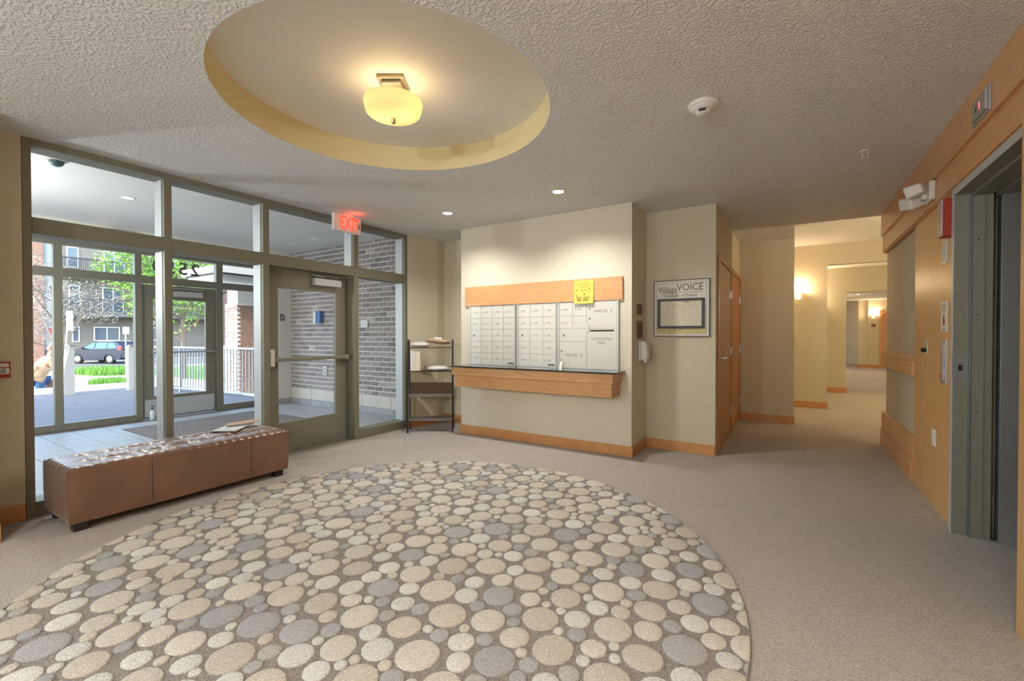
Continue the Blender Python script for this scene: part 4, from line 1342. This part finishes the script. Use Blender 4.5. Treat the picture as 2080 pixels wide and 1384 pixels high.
obj('sheet', bx(0.922, XS, 4.318, 4.480, 1.352, 1.568), M['white'], fsn)
fm = bmesh.new()
for (y, z, w, h) in ((4.40, 1.43, .035, .05), (4.40, 1.46, .02, .05), (4.385, 1.415, .02, .03), (4.415, 1.415, .02, .03)):
    add_box(fm, 0.9212, 0.922, y - w / 2, y + w / 2, z - h / 2, z + h / 2)
obj('flame_picture', fm, M['taill'], fsn, label='red flame picture')
tm = bmesh.new()
for k in range(5):
    add_box(tm, 0.9212, 0.922, 4.345, 4.455, 1.505 + k * 0.011, 1.509 + k * 0.011)
add_box(tm, 0.9212, 0.922, 4.37, 4.43, 1.365, 1.372)
obj('print', tm, M['ink'], fsn)
cs = thing('call_station', 'tall steel elevator call button plate on the maple panel', 'plate', (XS, 4.39, 0.98))
obj('plate', bx(0.918, XS, 4.325, 4.465, 0.975, 1.295, 0.002), M['steel'], cs)
obj('inset', bx(0.914, 0.918, 4.345, 4.41, 1.00, 1.27, 0.002), M['plate'], cs)
obj('button', lathe([(0.012, 0), (0.012, -0.006)], 16, (0.914, 4.43, 1.03), 'x'), M['taill'], cs, label='small red button')
lk = thing('lock_plate', 'small steel lock plate with a black knob on the maple panel', 'plate', (XS, 4.92, 1.18))
obj('plate', bx(0.919, XS, 4.86, 4.95, 1.175, 1.29, 0.002), M['chrome'], lk)
obj('knob', lathe([(0.016, 0), (0.018, -0.025), (0.010, -0.03)], 16, (0.919, 4.90, 1.205), 'x'), M['black'], lk, smooth=True)
obj('cylinder', lathe([(0.012, 0), (0.011, -0.01)], 16, (0.919, 4.90, 1.26), 'x'), M['chrome'], lk)
oc = thing('wall_outlet', 'white outlet low on the maple panel beside the elevator', 'outlet', (XS, 4.64, 0.47))
obj('plate', bx(0.918, XS, 4.59, 4.69, 0.475, 0.605, 0.003), M['white'], oc)
for zz in (0.51, 0.57):
    obj('socket', bx(0.916, 0.918, 4.62, 4.66, zz - 0.016, zz + 0.016, 0.001), M['white'], oc)
# fire pull station at the left edge
fp = thing('fire_alarm_pull', 'red and white fire alarm pull station at the left edge', 'alarm', (XW, 0.73, 1.03))
obj('box', bx(XW, -4.665, 0.655, 0.785, 1.035, 1.146, 0.003), M['red'], fp)
obj('band', bx(-4.665, -4.662, 0.660, 0.778, 1.062, 1.105), M['white'], fp, label='white band with lettering')
obj('lettering', text_mesh('FIRE', 0.040, (-4.6615, 0.727, 1.083), (0, 1, 0), (0, 0, 1), 0.0005, bold=0.0012), M['ink'], fp)
obj('handle', bx(-4.665, -4.655, 0.70, 0.775, 1.112, 1.138, 0.003), M['white'], fp)

# ---- vestibule devices
cam2 = thing('dome_camera', 'smoked dome security camera on the vestibule ceiling', 'camera', (-5.74, 1.27, 2.95))
obj('ring', lathe([(0.075, 0), (0.075, -0.012), (0.055, -0.016)], 28, (-5.74, 1.27, 2.95)), M['white'], cam2, smooth=True)
obj('dome', lathe([(0.055, -0.016), (0.050, -0.035), (0.035, -0.055), (0.012, -0.066)], 28, (-5.74, 1.27, 2.95)), M['carglass'], cam2, smooth=True)
hl = thing('header_device', 'pale emergency light box on the header above the outer door', 'light', (-8.58, 2.6, 2.80))
obj('box', bx(-8.58, -8.50, 2.40, 2.72, 2.80, 2.90, 0.008), M['white'], hl)
obj('head', lathe([(0.045, 0), (0.05, 0.05)], 16, (-8.49, 2.46, 2.80), 'x'), M['white'], hl)
vb = thing('blue_dispenser', 'blue and white notice holder on the brick wall', 'holder', (-7.47, 5.18, 1.53))
obj('case', bx(-7.60, -7.40, 5.10, 5.186, 1.56, 1.78, 0.004), M['blue'], vb)
obj('card', bx(-7.585, -7.50, 5.085, 5.0995, 1.555, 1.775, 0.002), M['white'], vb, label='white card')
vo = thing('wall_outlet', 'white outlet on the brick wall of the vestibule', 'outlet', (-7.36, 5.186, 0.60))
obj('plate', bx(-7.42, -7.31, 5.178, 5.186, 0.59, 0.76, 0.003), M['white'], vo)
obj('socket', bx(-7.38, -7.35, 5.176, 5.178, 0.62, 0.66), M['ink'], vo)
obj('socket', bx(-7.38, -7.35, 5.176, 5.178, 0.69, 0.73), M['ink'], vo)
cr = thing('card_reader', 'square white card reader on the brick wall', 'reader', (-6.25, 5.186, 1.45))
obj('plate', bx(-6.35, -6.17, 5.166, 5.186, 1.46, 1.60, 0.006), M['white'], cr)
obj('badge', bx(-6.31, -6.22, 5.163, 5.166, 1.52, 1.57), M['plate'], cr)
ip = thing('intercom_panel', 'tall narrow steel intercom panel on the brick wall', 'panel', (-6.52, 5.186, 1.08))
obj('plate', bx(-6.56, -6.46, 5.17, 5.186, 1.10, 1.62, 0.004), M['plate'], ip)
for k in range(4):
    obj('button', lathe([(0.010, 0), (0.009, -0.005)], 10, (-6.51, 5.17, 1.18 + k * 0.07), 'y'), M['chrome'], ip)
ls = thing('light_switch', 'white switch plate high on the brick wall', 'switch', (-6.95, 5.186, 1.67))
obj('plate', bx(-7.02, -6.94, 5.178, 5.186, 1.68, 1.86, 0.003), M['white'], ls)
obj('rocker', bx(-6.995, -6.965, 5.174, 5.178, 1.73, 1.81, 0.001), M['white'], ls)
gs = thing('wall_plaque', 'dark grey arched plaque on the cream vestibule wall', 'sign', (-8.45, 5.0, 1.62))
obj('plate', prism_axis([(4.965, 1.62), (5.045, 1.62), (5.045, 1.72), (5.03, 1.745), (4.98, 1.745), (4.965, 1.72)], -8.45, -8.438, 'x'), M['ink'], gs)
obj('mark', bx(-8.438, -8.436, 4.985, 5.025, 1.65, 1.70), M['plate'], gs)
bt = thing('sanitizer_bottle', 'pump bottle standing on the vestibule floor by the outer door', 'bottle', (-8.52, 2.93, 0))
obj('body', lathe([(0.030, 0.0), (0.034, 0.01), (0.034, 0.13), (0.014, 0.155), (0.014, 0.17)], 20, (-8.52, 2.93, 0)), M['bottle'], bt, smooth=True)
pm = obj('pump', lathe([(0.016, 0.17), (0.016, 0.185), (0.005, 0.188), (0.005, 0.215), (0.016, 0.217), (0.016, 0.227)], 14, (-8.52, 2.93, 0)), M['black'], bt, label='black pump')
obj('nozzle', tube([(-8.52, 2.93, 0.222), (-8.50, 2.97, 0.218)], 0.005, 6), M['black'], pm)

# ================================================================== OUTSIDE
GZ = -0.70
terr = struct('floor_terrace', bx(-14.45, -8.72, -8, 5.3, -0.85, -0.03), M['grout'], label='paved terrace outside the entrance')
pv = bmesh.new()
for i in range(19):
    for j in range(22):
        x, y = -8.73 - i * 0.30, 5.28 - j * 0.30
        add_box(pv, x - 0.295, x, y - 0.295, y, -0.03, -0.004)
obj('paver', pv, M['paver'], terr, kind='stuff')
struct('floor_landing', bx(-16.2, -14.451, -8, 5.3, -0.85, -0.01), M['concrete'], label='sunlit concrete landing')
struct('floor_street', bx(-80, -14.46, -40, 60, GZ - 0.2, GZ), M['concrete'])
struct('floor_drive', bx(-46.5, -36, -40, 60, GZ, GZ + 0.01), M['asphalt'], label='asphalt street with the parked car')
struct('floor_lawn', bx(-34, -19, 9.7, 40, GZ, GZ + 0.015), M['lawn'], label='lawn beyond the railing')
# low white walls at the terrace edge
for (y0, y1, lab) in ((3.10, 3.28, 'left white gate wall at the terrace edge, with sloping corner'), (4.235, 4.365, 'right white gate wall at the terrace edge')):
    g = thing('gate_wall', lab, 'wall', (-13.76, (y0 + y1) / 2, -0.01))
    if y0 < 4:
        b = prism_axis([(y0, -0.01), (y1, -0.01), (y1, 1.10), (y1 - 0.08, 1.10), (y0, 0.50)], -13.82, -13.70, 'x')
    else:
        b = bx(-13.82, -13.70, y0, y1, -0.01, 1.07, 0.01)
    obj('body', b, M['whitewall'], g)
    obj('cap', bx(-13.84, -13.68, y1 - 0.10, y1 + 0.01, 1.10 if y0 < 4 else 1.07, 1.13 if y0 < 4 else 1.10, 0.005), M['siding2'], g)
# terrace railing
def railing(name, A, B, z0, h, step, label, cat='railing', mm='railm', post=1.5, r=0.008):
    A, B = Vector(A), Vector(B)
    L = (B - A).length
    d = (B - A).normalized()
    t = thing(name, label, cat, (A.x, A.y, z0))
    rot = math.atan2(d.y, d.x)
    t.rotation_euler = (0, 0, rot)
    obj('top_rail', bx(0, L, -0.03, 0.03, h - 0.04, h, 0.004), M[mm], t, local=True)
    obj('bottom_rail', bx(0, L, -0.015, 0.015, 0.08, 0.11), M[mm], t, local=True)
    k = 0.0
    while k <= L + 0.01:
        obj('post', bx(k - 0.02, k + 0.02, -0.02, 0.02, 0, h - 0.04), M[mm], t, local=True)
        k += post
    me = finish(bx(-r, r, -r, r, 0.11, h - 0.04), 'baluster')
    me.materials.append(M[mm])
    k = step
    while k < L:
        o = bpy.data.objects.new('baluster', me)
        C.objects.link(o)
        o.parent = t
        o.location = (k, 0, 0)
        k += step
    return t
railing('railing', (-13.75, 4.58, 0), (-9.1, 5.16, 0), -0.01, 1.08, 0.105, 'grey metal railing with thin balusters along the terrace')
# brick pillar and canopy
pl = thing('brick_pillar', 'sunlit brick pillar with pale cap beyond the railing', 'pillar', (-16.4, 8.15, GZ))
obj('core', bx(-16.8, -16.0, 7.9, 8.56, GZ, 2.42), M['mortar'], pl)
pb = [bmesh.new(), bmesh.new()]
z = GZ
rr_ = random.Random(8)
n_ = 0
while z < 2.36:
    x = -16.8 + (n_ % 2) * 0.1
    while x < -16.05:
        add_box(pb[rr_.random() < 0.6], x + .008, min(x + 0.185, -16.0), 7.893, 7.9, z, z + 0.055)  # white bricks mixed in paint the sun's glare on this side
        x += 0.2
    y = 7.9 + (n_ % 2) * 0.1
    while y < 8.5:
        add_box(pb[0], -16.0, -15.988, y + .005, min(y + 0.19, 8.56), z, z + 0.06)  # shaded side painted with dark bricks only
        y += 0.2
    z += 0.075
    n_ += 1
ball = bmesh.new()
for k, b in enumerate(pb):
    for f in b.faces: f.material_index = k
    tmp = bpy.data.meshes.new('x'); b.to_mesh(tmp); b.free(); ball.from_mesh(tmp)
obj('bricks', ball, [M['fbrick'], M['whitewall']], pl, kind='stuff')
obj('upper_post', bx(-16.75, -16.05, 7.95, 8.5, 2.42, 3.05), M['whitewall'], pl, label='white upper post')
cn = thing('canopy', 'white flat canopy resting on the brick pillar', 'canopy', (-16.4, 9.0, 3.05))
obj('fascia', bx(-17.6, -15.4, 7.1, 12.0, 3.05, 3.30), M['whitewall'], cn)
obj('gutter', bx(-17.75, -15.25, 6.95, 12.0, 3.34, 3.55), M['whitewall'], cn)
obj('shadow_gap', bx(-17.65, -15.35, 7.05, 12.0, 3.30, 3.34), M['darkrail'], cn)

# ---- far buildings
def win(parent, X, y0, y1, z0, z1, bars=1):
    f = bmesh.new()
    t = 0.07
    for a in ((y0, y1, z0, z0 + t), (y0, y1, z1 - t, z1), (y0, y0 + t, z0 + t, z1 - t), (y1 - t, y1, z0 + t, z1 - t)):
        add_box(f, X, X + 0.06, *a)
    for k in range(bars):
        ym = y0 + (y1 - y0) * (k + 1) / (bars + 1)
        add_box(f, X, X + 0.05, ym - 0.03, ym + 0.03, z0 + t, z1 - t)
    w = obj('window', f, M['wframe'], parent)
    obj('pane', bx(X, X + 0.02, y0 + t, y1 - t, z0 + t, z1 - t), M['wglass'], w)
XBF = -48.0
b1 = thing('apartment_building', 'beige apartment building with balconies across the street', 'building', (XBF - 4, 15, GZ))
obj('wall', bx(XBF - 8, XBF, 9.8, 21.5, GZ, 12), M['siding'], b1)
sid = bmesh.new()
z = GZ + 0.3
while z < 12:
    add_box(sid, XBF, XBF + 0.015, 10.3, 21.5, z, z + 0.012)
    z += 0.25
obj('siding_joint', sid, M['siding2'], b1, kind='stuff')
obj('brick_tower', bx(XBF - 8, XBF + 0.35, 7.2, 9.75, GZ, 12), M['fbrick'], b1, label='brown brick tower at the left')
obj('white_bay', bx(XBF - 4, XBF + 0.2, 9.75, 10.35, GZ, 12), M['siding2'], b1, label='narrow pale bay')
obj('base_wall', bx(XBF, XBF + 0.25, 9.8, 21.5, GZ, 0.3), M['asphalt'], b1)
for (y0, y1, z0, z1, n) in ((11.35, 11.8, 0.83, 2.05, 0), (12.64, 14.3, 0.9, 2.05, 1), (16.2, 17.8, 0.9, 2.05, 1),
                            (11.2, 11.85, 3.5, 5.3, 0), (13.2, 14.6, 3.2, 5.3, 1), (17.0, 18.4, 3.2, 5.3, 1),
                            (11.1, 11.8, 6.7, 8.3, 0), (13.3, 14.7, 6.2, 8.3, 1), (17.0, 18.4, 6.2, 8.3, 1)):
    win(b1, XBF, y0, y1, z0, z1, n)
for k, z0 in enumerate((2.85, 5.95)):
    obj('balcony_slab', bx(XBF, XBF + 1.3, 10.3, 20.8, z0, z0 + 0.25), M['wframe'] if k else M['asphalt'], b1)
    rb_ = bmesh.new()
    add_box(rb_, XBF + 1.25, XBF + 1.3, 10.3, 20.8, z0 + 1.28, z0 + 1.40)
    add_box(rb_, XBF + 1.25, XBF + 1.3, 10.3, 20.8, z0 + 0.32, z0 + 0.36)
    y = 10.3
    while y < 20.8:
        add_box(rb_, XBF + 1.26, XBF + 1.285, y, y + 0.045, z0 + 0.25, z0 + 1.3)
        y += 0.13
    obj('balcony_railing', rb_, M['darkrail'], b1)
sg = obj('wall_sign', bx(XBF + 0.25, XBF + 0.28, 10.0, 10.25, 1.4, 1.9), M['taill'], b1)
b2 = thing('apartment_building', 'brown apartment building farther right across the street', 'building', (XBF - 4, 30, GZ))
obj('wall', bx(XBF - 8, XBF + 2, 22.0, 40, GZ, 13), M['bwing'], b2)
for y0 in (22.8, 25.2, 28, 31, 34):
    for z0 in (0.4, 3.4, 6.4, 9.4):
        win(b2, XBF + 2, y0, y0 + 1.1, z0, z0 + 1.5, 1)

# ---- trees
def leaf_bm(blobs, n, s, seed, mi=0):
    rn = random.Random(seed)
    bm = bmesh.new()
    ws = [b[1] ** 3 for b in blobs]
    for _ in range(n):
        c, r = rn.choices(blobs, ws)[0]
        v = Vector((rn.gauss(0, 1), rn.gauss(0, 1), rn.gauss(0, 1))).normalized() * r * rn.uniform(0.35, 1) ** 0.6
        p = Vector(c) + v
        a = Vector((rn.gauss(0, 1), rn.gauss(0, 1), rn.gauss(0, 0.6))).normalized()
        b = a.cross(Vector((rn.gauss(0, 1), rn.gauss(0, 1), rn.gauss(0, 1)))).normalized()
        k = s * rn.uniform(0.6, 1.2)
        w = k * 0.38
        vs = [bm.verts.new(q) for q in (p - a * k, p - b * w + a * k * .1, p + a * k, p + b * w + a * k * .1)]
        bm.faces.new(vs)
    return bm
def branch_tree(parent, base, h, seed, spread, depth, r0, m, n0=5):
    rn = random.Random(seed)
    bm = bmesh.new()
    tips = []
    def grow(p, d, L, r, lv):
        q = p + d * L
        mid = (p + q) / 2 + Vector((rn.uniform(-1, 1), rn.uniform(-1, 1), 0)) * L * 0.06
        add_tube(bm, [p, mid, q], [r, r * 0.85, r * 0.65], 5 if lv < 2 else 3)
        if lv >= depth:
            tips.append(q)
            return
        for k in range(n0 if lv == 0 else rn.choice((3, 4))):
            t = rn.uniform(0.35, 1.0)
            s_ = p.lerp(q, t)
            nd = (d + Vector((rn.gauss(0, 1), rn.gauss(0, 1), rn.gauss(0.1, 0.5))) * spread).normalized()
            grow(s_, nd, L * rn.uniform(0.5, 0.75), r * 0.5, lv + 1)
    grow(Vector(base), Vector((0, 0, 1)), h, r0, 0)
    return bm, tips
t1_ = thing('maple_tree', 'bright green maple tree beyond the railing', 'tree', (-24.25, 9.56, GZ))
bm_, tips = branch_tree(t1_, (-24.25, 9.56, GZ), 3.6, 11, 0.75, 3, 0.12, 'bark', 7)
obj('trunk', bm_, M['bark'], t1_)
blobs = [((-17.3, 6.8, 3.0), 1.0), ((-18.0, 6.1, 2.9), 0.8), ((-18.6, 5.75, 3.6), 0.9), ((-17.2, 7.1, 2.2), 0.45), ((-17.9, 6.2, 4.3), 1.0), ((-16.9, 7.3, 4.1), 0.9), ((-18.7, 5.9, 4.6), 0.8),
         ((-17.4, 6.6, 5.0), 1.1), ((-18.0, 6.4, 1.9), 0.42), ((-16.9, 7.3, 2.9), 0.55), ((-18.3, 5.95, 2.35), 0.45), ((-17.0, 6.95, 1.65), 0.25), ((-17.5, 6.55, 1.55), 0.3)]
blobs = [((x * 1.4, y * 1.4, 1.33 + (z - 1.33) * 1.4), r * 1.4) for (x, y, z), r in blobs]
obj('foliage', leaf_bm(blobs, 9500, 0.10, 12), M['leaf'], t1_, kind='stuff')
t2_ = thing('budding_tree', 'bare budding tree with pale twigs in front of the beige building', 'tree', (-33.4, 7.34, GZ))
bm_, tips = branch_tree(t2_, (-33.4, 7.34, GZ), 3.6, 5, 0.85, 4, 0.11, 'twig', 9)
obj('trunk', bm_, M['twig'], t2_)
bl = [(tuple(p), 0.45) for p in tips[::3]]
obj('buds', leaf_bm(bl, 3500, 0.05, 3), M['bud'], t2_, kind='stuff')
t3_ = thing('green_tree', 'second green tree in front of the brown building', 'tree', (-30, 17, GZ))
bm_, tips = branch_tree(t3_, (-30, 17, GZ), 3.6, 15, 0.7, 2, 0.12, 'bark', 6)
obj('trunk', bm_, M['bark'], t3_)
obj('foliage', leaf_bm([((-30, 17, 4.2), 1.9), ((-30, 15.6, 5.2), 1.5), ((-30, 18.4, 5.4), 1.6), ((-29.5, 16.5, 6.8), 1.8)], 5000, 0.12, 5), M['leaf'], t3_, kind='stuff')

def grass(name, cx_, cy_, rx, ry, h, n, seed, label):
    rn = random.Random(seed)
    bm = bmesh.new()
    for _ in range(n):
        a = rn.uniform(0, 2 * PI); q = math.sqrt(rn.random())
        x, y = cx_ + rx * q * math.cos(a), cy_ + ry * q * math.sin(a)
        d = rn.uniform(0, 2 * PI); hh = h * rn.uniform(.5, 1)
        lean = rn.uniform(.1, .6) * hh
        w = 0.02
        v = [bm.verts.new((x - w * math.sin(d), y + w * math.cos(d), GZ)), bm.verts.new((x + w * math.sin(d), y - w * math.cos(d), GZ)), bm.verts.new((x + lean * math.cos(d), y + lean * math.sin(d), GZ + hh))]
        bm.faces.new(v)
    o = obj(name, bm, M['grassb'])
    tag(o, label, 'grass', kind='stuff')
grass('grass_clump', -31.2, 8.7, 2.2, 1.15, 0.45, 2600, 1, 'long clump of bright ornamental grass nearer the street')
grass('grass_clump', -22.9, 6.6, 1.2, 0.65, 0.42, 2200, 2, 'clump of bright ornamental grass behind the gate walls')
pb_ = thing('planter_box', 'low brown planter box beside the grass', 'planter', (-24.6, 5.1, GZ))
obj('side', bx(-25.3, -24.5, 5.05, 5.75, GZ, GZ + 0.3, 0.01), M['rustic'], pb_)
obj('rim', bx(-25.35, -24.45, 5.0, 5.8, GZ + 0.3, GZ + 0.36, 0.01), M['siding'], pb_)
# signs on posts
def post_sign(x, y, top, w, h, label, m='wframe', lean=0.0):
    s = thing('street_sign', label, 'sign', (x, y, GZ))
    obj('post', tube([(x, y - lean, GZ), (x, y, top)], 0.03, 6), M['plate'], s)
    obj('panel', bx(x + 0.03, x + 0.05, y - w / 2, y + w / 2, top - h, top, 0.004), M[m], s)
post_sign(-27.4, 6.40, 2.45, 0.22, 0.9, 'tall white sign panel on a leaning post by the street', lean=0.25)
post_sign(-27.5, 8.42, 1.75, 0.25, 0.35, 'small white sign on a thin post behind the car')
gl = thing('globe_lamp', 'pale globe lamp on a stone pier by the brown building', 'lamp', (-23.4, 11.28, GZ))
obj('pier', bx(-23.7, -23.1, 10.95, 11.6, GZ, 0.75), M['concrete'], gl)
obj('cap', bx(-23.8, -23.0, 10.85, 11.7, 0.75, 0.83), M['concrete'], gl)
obj('stem', lathe([(0.05, 0.83), (0.04, 1.3)], 12, (-23.4, 11.28, 0)), M['darkrail'], gl)
obj('globe', lathe([(0.03, 1.30), (0.15, 1.36), (0.21, 1.5), (0.21, 1.62), (0.14, 1.75), (0.03, 1.80)], 20, (-23.4, 11.28, 0)), M['bottle'], gl, smooth=True)

# ---- car
car = thing('parked_car', 'dark blue sport utility car parked across the street', 'car', (-42.83, 11.97, GZ + 0.01), R(205))
hw = 0.91
def loft(sections):
    """sections: list of (y, [(x,z)...]) same count"""
    bm = bmesh.new()
    rings = [[bm.verts.new((p[0], y, p[1])) for p in pts] for y, pts in sections]
    n = len(rings[0])
    for a, b in zip(rings, rings[1:]):
        for k in range(n):
            bm.faces.new((a[k], a[(k + 1) % n], b[(k + 1) % n], b[k]))
    bm.faces.new(rings[0][::-1]); bm.faces.new(rings[-1])
    bmesh.ops.recalc_face_normals(bm, faces=bm.faces[:])
    return bm
body = [(2.25, 0.35), (2.28, 0.62), (2.15, 0.88), (1.3, 1.02), (-2.1, 1.08), (-2.25, 0.95), (-2.28, 0.45), (-2.1, 0.30), (-1.75, 0.28), (-1.68, 0.52), (-1.48, 0.68), (-1.12, 0.68), (-0.92, 0.52), (-0.85, 0.26),
        (0.87, 0.26), (0.94, 0.52), (1.14, 0.68), (1.48, 0.68), (1.68, 0.52), (1.75, 0.30)]
def inset(pts, f, dz=0): return [(x * f, 0.6 + (z - 0.6) * (f if z > 0.6 else 1) + dz) for x, z in pts]
obj('body', loft([(-hw, inset(body, 0.975)), (-hw + 0.05, body), (hw - 0.05, body), (hw, inset(body, 0.975))]), M['carpaint'], car, smooth=True, local=True)
cabin = [(1.15, 1.0), (0.35, 1.52), (0.1, 1.60), (-1.3, 1.60), (-1.75, 1.50), (-2.15, 1.05)]
def cab(f): return [(x, 1.0 + (z - 1.0)) for x, z in cabin]
bm = bmesh.new()
lo_ = [(1.15, 1.0), (-2.15, 1.05)]
def ring(yb, yt):
    return [bm.verts.new((x, yb if z < 1.1 else (yt if z > 1.45 else (yb + yt) / 2), z)) for x, z in cabin]
ra, rb2 = ring(-0.86, -0.66), ring(0.86, 0.66)
n = len(cabin)
for k in range(n):
    bm.faces.new((ra[k], ra[(k + 1) % n], rb2[(k + 1) % n], rb2[k]))
bm.faces.new(ra[::-1]); bm.faces.new(rb2)
bmesh.ops.recalc_face_normals(bm, faces=bm.faces[:])
obj('cabin', bm, M['carpaint'], car, local=True)
for sy in (-1, 1):
    for pts in ([(0.95, 1.08), (0.33, 1.47), (0.05, 1.52), (0.05, 1.08)], [(-0.03, 1.08), (-0.03, 1.52), (-0.95, 1.52), (-0.95, 1.10)], [(-1.03, 1.10), (-1.03, 1.50), (-1.45, 1.47), (-1.78, 1.14)]):
        g = bmesh.new()
        vs = [g.verts.new((x, sy * (0.872 - (z - 1.0) * 0.35), z)) for x, z in pts]
        vs2 = [g.verts.new((x, sy * (0.850 - (z - 1.0) * 0.35), z)) for x, z in pts]
        g.faces.new(vs); g.faces.new(vs2[::-1])
        for k in range(4): g.faces.new((vs[k], vs[(k + 1) % 4], vs2[(k + 1) % 4], vs2[k]))
        bmesh.ops.recalc_face_normals(g, faces=g.faces[:])
        obj('side_window', g, M['carglass'], car, local=True)
    for x in (1.31, -1.30):
        w_ = obj('wheel', lathe([(0.23, -0.11), (0.335, -0.10), (0.35, -0.06), (0.35, 0.06), (0.335, 0.10), (0.23, 0.11)], 28, (x, sy * 0.80, 0.35), 'y'), M['tyre'], car, smooth=True, local=True)
        obj('rim', lathe([(0.22, 0.0), (0.20, sy * 0.015), (0.06, sy * 0.005), (0.05, sy * 0.02)], 20, (x, sy * 0.91, 0.35), 'y'), M['plate'], w_, local=True)
    obj('tail_light', bx(-2.25, -1.95, sy * 0.80, sy * 0.925, 0.98, 1.30, 0.02), M['taill'], car, local=True)
    obj('mirror', bx(0.75, 0.95, sy * 0.90, sy * 1.05, 1.05, 1.2, 0.02), M['carpaint'], car, local=True)
    obj('head_light', bx(1.95, 2.22, sy * 0.60, sy * 0.88, 0.70, 0.86, 0.02), M['wframe'], car, local=True)
    obj('roof_rail', tube([(0.0, sy * 0.62, 1.63), (-1.4, sy * 0.62, 1.63)], 0.02, 6), M['plate'], car, local=True)

# ---- person with a bag
def skin_body(pts, edges, radii, lv=2):
    me = bpy.data.meshes.new('b')
    me.from_pydata([tuple(p) for p in pts], edges, [])
    o = bpy.data.objects.new('b', me)
    C.objects.link(o)
    sm_ = o.modifiers.new('s', 'SKIN')
    for i, r in enumerate(radii):
        me.skin_vertices[0].data[i].radius = (r, r) if not isinstance(r, tuple) else r
    me.skin_vertices[0].data[0].use_root = True
    ss = o.modifiers.new('u', 'SUBSURF'); ss.levels = lv; ss.render_levels = lv
    dg = bpy.context.evaluated_depsgraph_get(); dg.update()
    out = bpy.data.meshes.new_from_object(o.evaluated_get(dg))
    bpy.data.objects.remove(o, do_unlink=True)
    for p in out.polygons: p.use_smooth = True
    return out
PXY = (-16.9, 3.35)
pp = thing('person', 'person in a tan jacket and blue jeans walking past with a large tan bag', 'person', (PXY[0], PXY[1], GZ), R(100))
# local frame: +x forward, y left, z up; person leans a little forward
V = [(0, 0, 0.93), (0.06, 0, 1.12), (0.14, 0, 1.36), (0.20, 0, 1.48), (0.24, 0, 1.60),
     (0.0, 0.09, 0.86), (0.14, 0.10, 0.48), (0.02, 0.10, 0.08), (0.16, 0.10, 0.03),
     (0.0, -0.09, 0.86), (-0.06, -0.10, 0.47), (-0.28, -0.10, 0.12), (-0.16, -0.10, 0.03),
     (0.14, 0.19, 1.38), (0.02, 0.24, 1.12), (0.20, 0.22, 0.90),
     (0.14, -0.19, 1.38), (0.22, -0.24, 1.12), (0.42, -0.20, 0.98)]
E_ = [(0, 1), (1, 2), (2, 3), (3, 4), (0, 5), (5, 6), (6, 7), (7, 8), (0, 9), (9, 10), (10, 11), (11, 12), (2, 13), (13, 14), (14, 15), (2, 16), (16, 17), (17, 18)]
rad = [(0.15, 0.12), (0.14, 0.11), (0.16, 0.12), 0.055, 0.055, 0.09, 0.06, 0.042, 0.035, 0.09, 0.06, 0.042, 0.035, 0.055, 0.042, 0.03, 0.055, 0.042, 0.03]
bd = obj('body', skin_body(V, E_, rad), M['skin'], pp, local=True)
hd = lathe([(0.02, 0.0), (0.062, 0.03), (0.078, 0.09), (0.082, 0.14), (0.07, 0.20), (0.03, 0.235)], 20, (0.27, 0, 1.54))
obj('head', hd, M['skin'], bd, smooth=True, local=True)
obj('hair', lathe([(0.088, 0.10), (0.092, 0.15), (0.078, 0.215), (0.03, 0.25)], 20, (0.255, 0, 1.54)), M['hair'], pp, smooth=True, local=True)
fc = bmesh.new()
add_box(fc, 0.345, 0.37, -0.010, 0.010, 1.61, 1.65)
obj('nose', fc, M['skin'], bd, local=True)
for sy in (-1, 1):
    obj('eye', bx(0.340, 0.350, sy * 0.022, sy * 0.036, 1.652, 1.662), M['black'], bd, local=True)
    obj('shoe', bx((-0.02 if sy > 0 else -0.32), (0.24 if sy > 0 else -0.08), sy * 0.10 - 0.045, sy * 0.10 + 0.045, 0.0, 0.09, 0.02), M['black'], pp, local=True)
    for f in range(4):
        hx, hy, hz = (0.21, 0.22, 0.88) if sy > 0 else (0.44, -0.20, 0.96)
        obj('finger', tube([(hx, hy - 0.03 + f * 0.018, hz), (hx + 0.03, hy - 0.03 + f * 0.018, hz - 0.05), (hx + 0.01, hy - 0.03 + f * 0.018, hz - 0.08)], 0.009, 6), M['skin'], bd, local=True)
obj('jacket', skin_body([V[0], V[1], V[2], (0.19, 0, 1.46), V[13], V[14], (0.17, 0.22, 0.94), V[16], V[17], (0.38, -0.205, 1.0), (-0.01, 0, 0.98)],
                        [(0, 1), (1, 2), (2, 3), (2, 4), (4, 5), (5, 6), (2, 7), (7, 8), (8, 9), (0, 10)],
                        [(0.20, 0.16), (0.20, 0.16), (0.21, 0.16), 0.08, 0.08, 0.065, 0.055, 0.08, 0.065, 0.055, (0.20, 0.16)]), M['jacket'], pp, local=True)
obj('jeans', skin_body([(0, 0, 0.90), V[5], V[6], (0.03, 0.10, 0.12), V[9], V[10], (-0.27, -0.10, 0.15)], [(0, 1), (1, 2), (2, 3), (0, 4), (4, 5), (5, 6)],
                       [(0.17, 0.14), 0.115, 0.085, 0.07, 0.115, 0.085, 0.07]), M['jeans'], pp, local=True)
bgm = pillow(0.55, 0.42, 0.22, 6)
bg_ = thing('shoulder_bag', 'large tan bag slung behind the walking person', 'bag', (PXY[0] + 0.22, PXY[1] - 0.16, 0.15))
bgo = obj('pouch', bgm, M['jacket'], bg_, smooth=True, local=True)
bgo.rotation_euler = (R(70), R(25), R(80)); bgo.location = (0.05, -0.02, 0.22)
obj('strap', tube([(0.0, -0.1, 0.40), (-0.08, 0.05, 0.68), (-0.12, 0.18, 0.62)], 0.02, 6), M['kraft'], bg_, local=True)
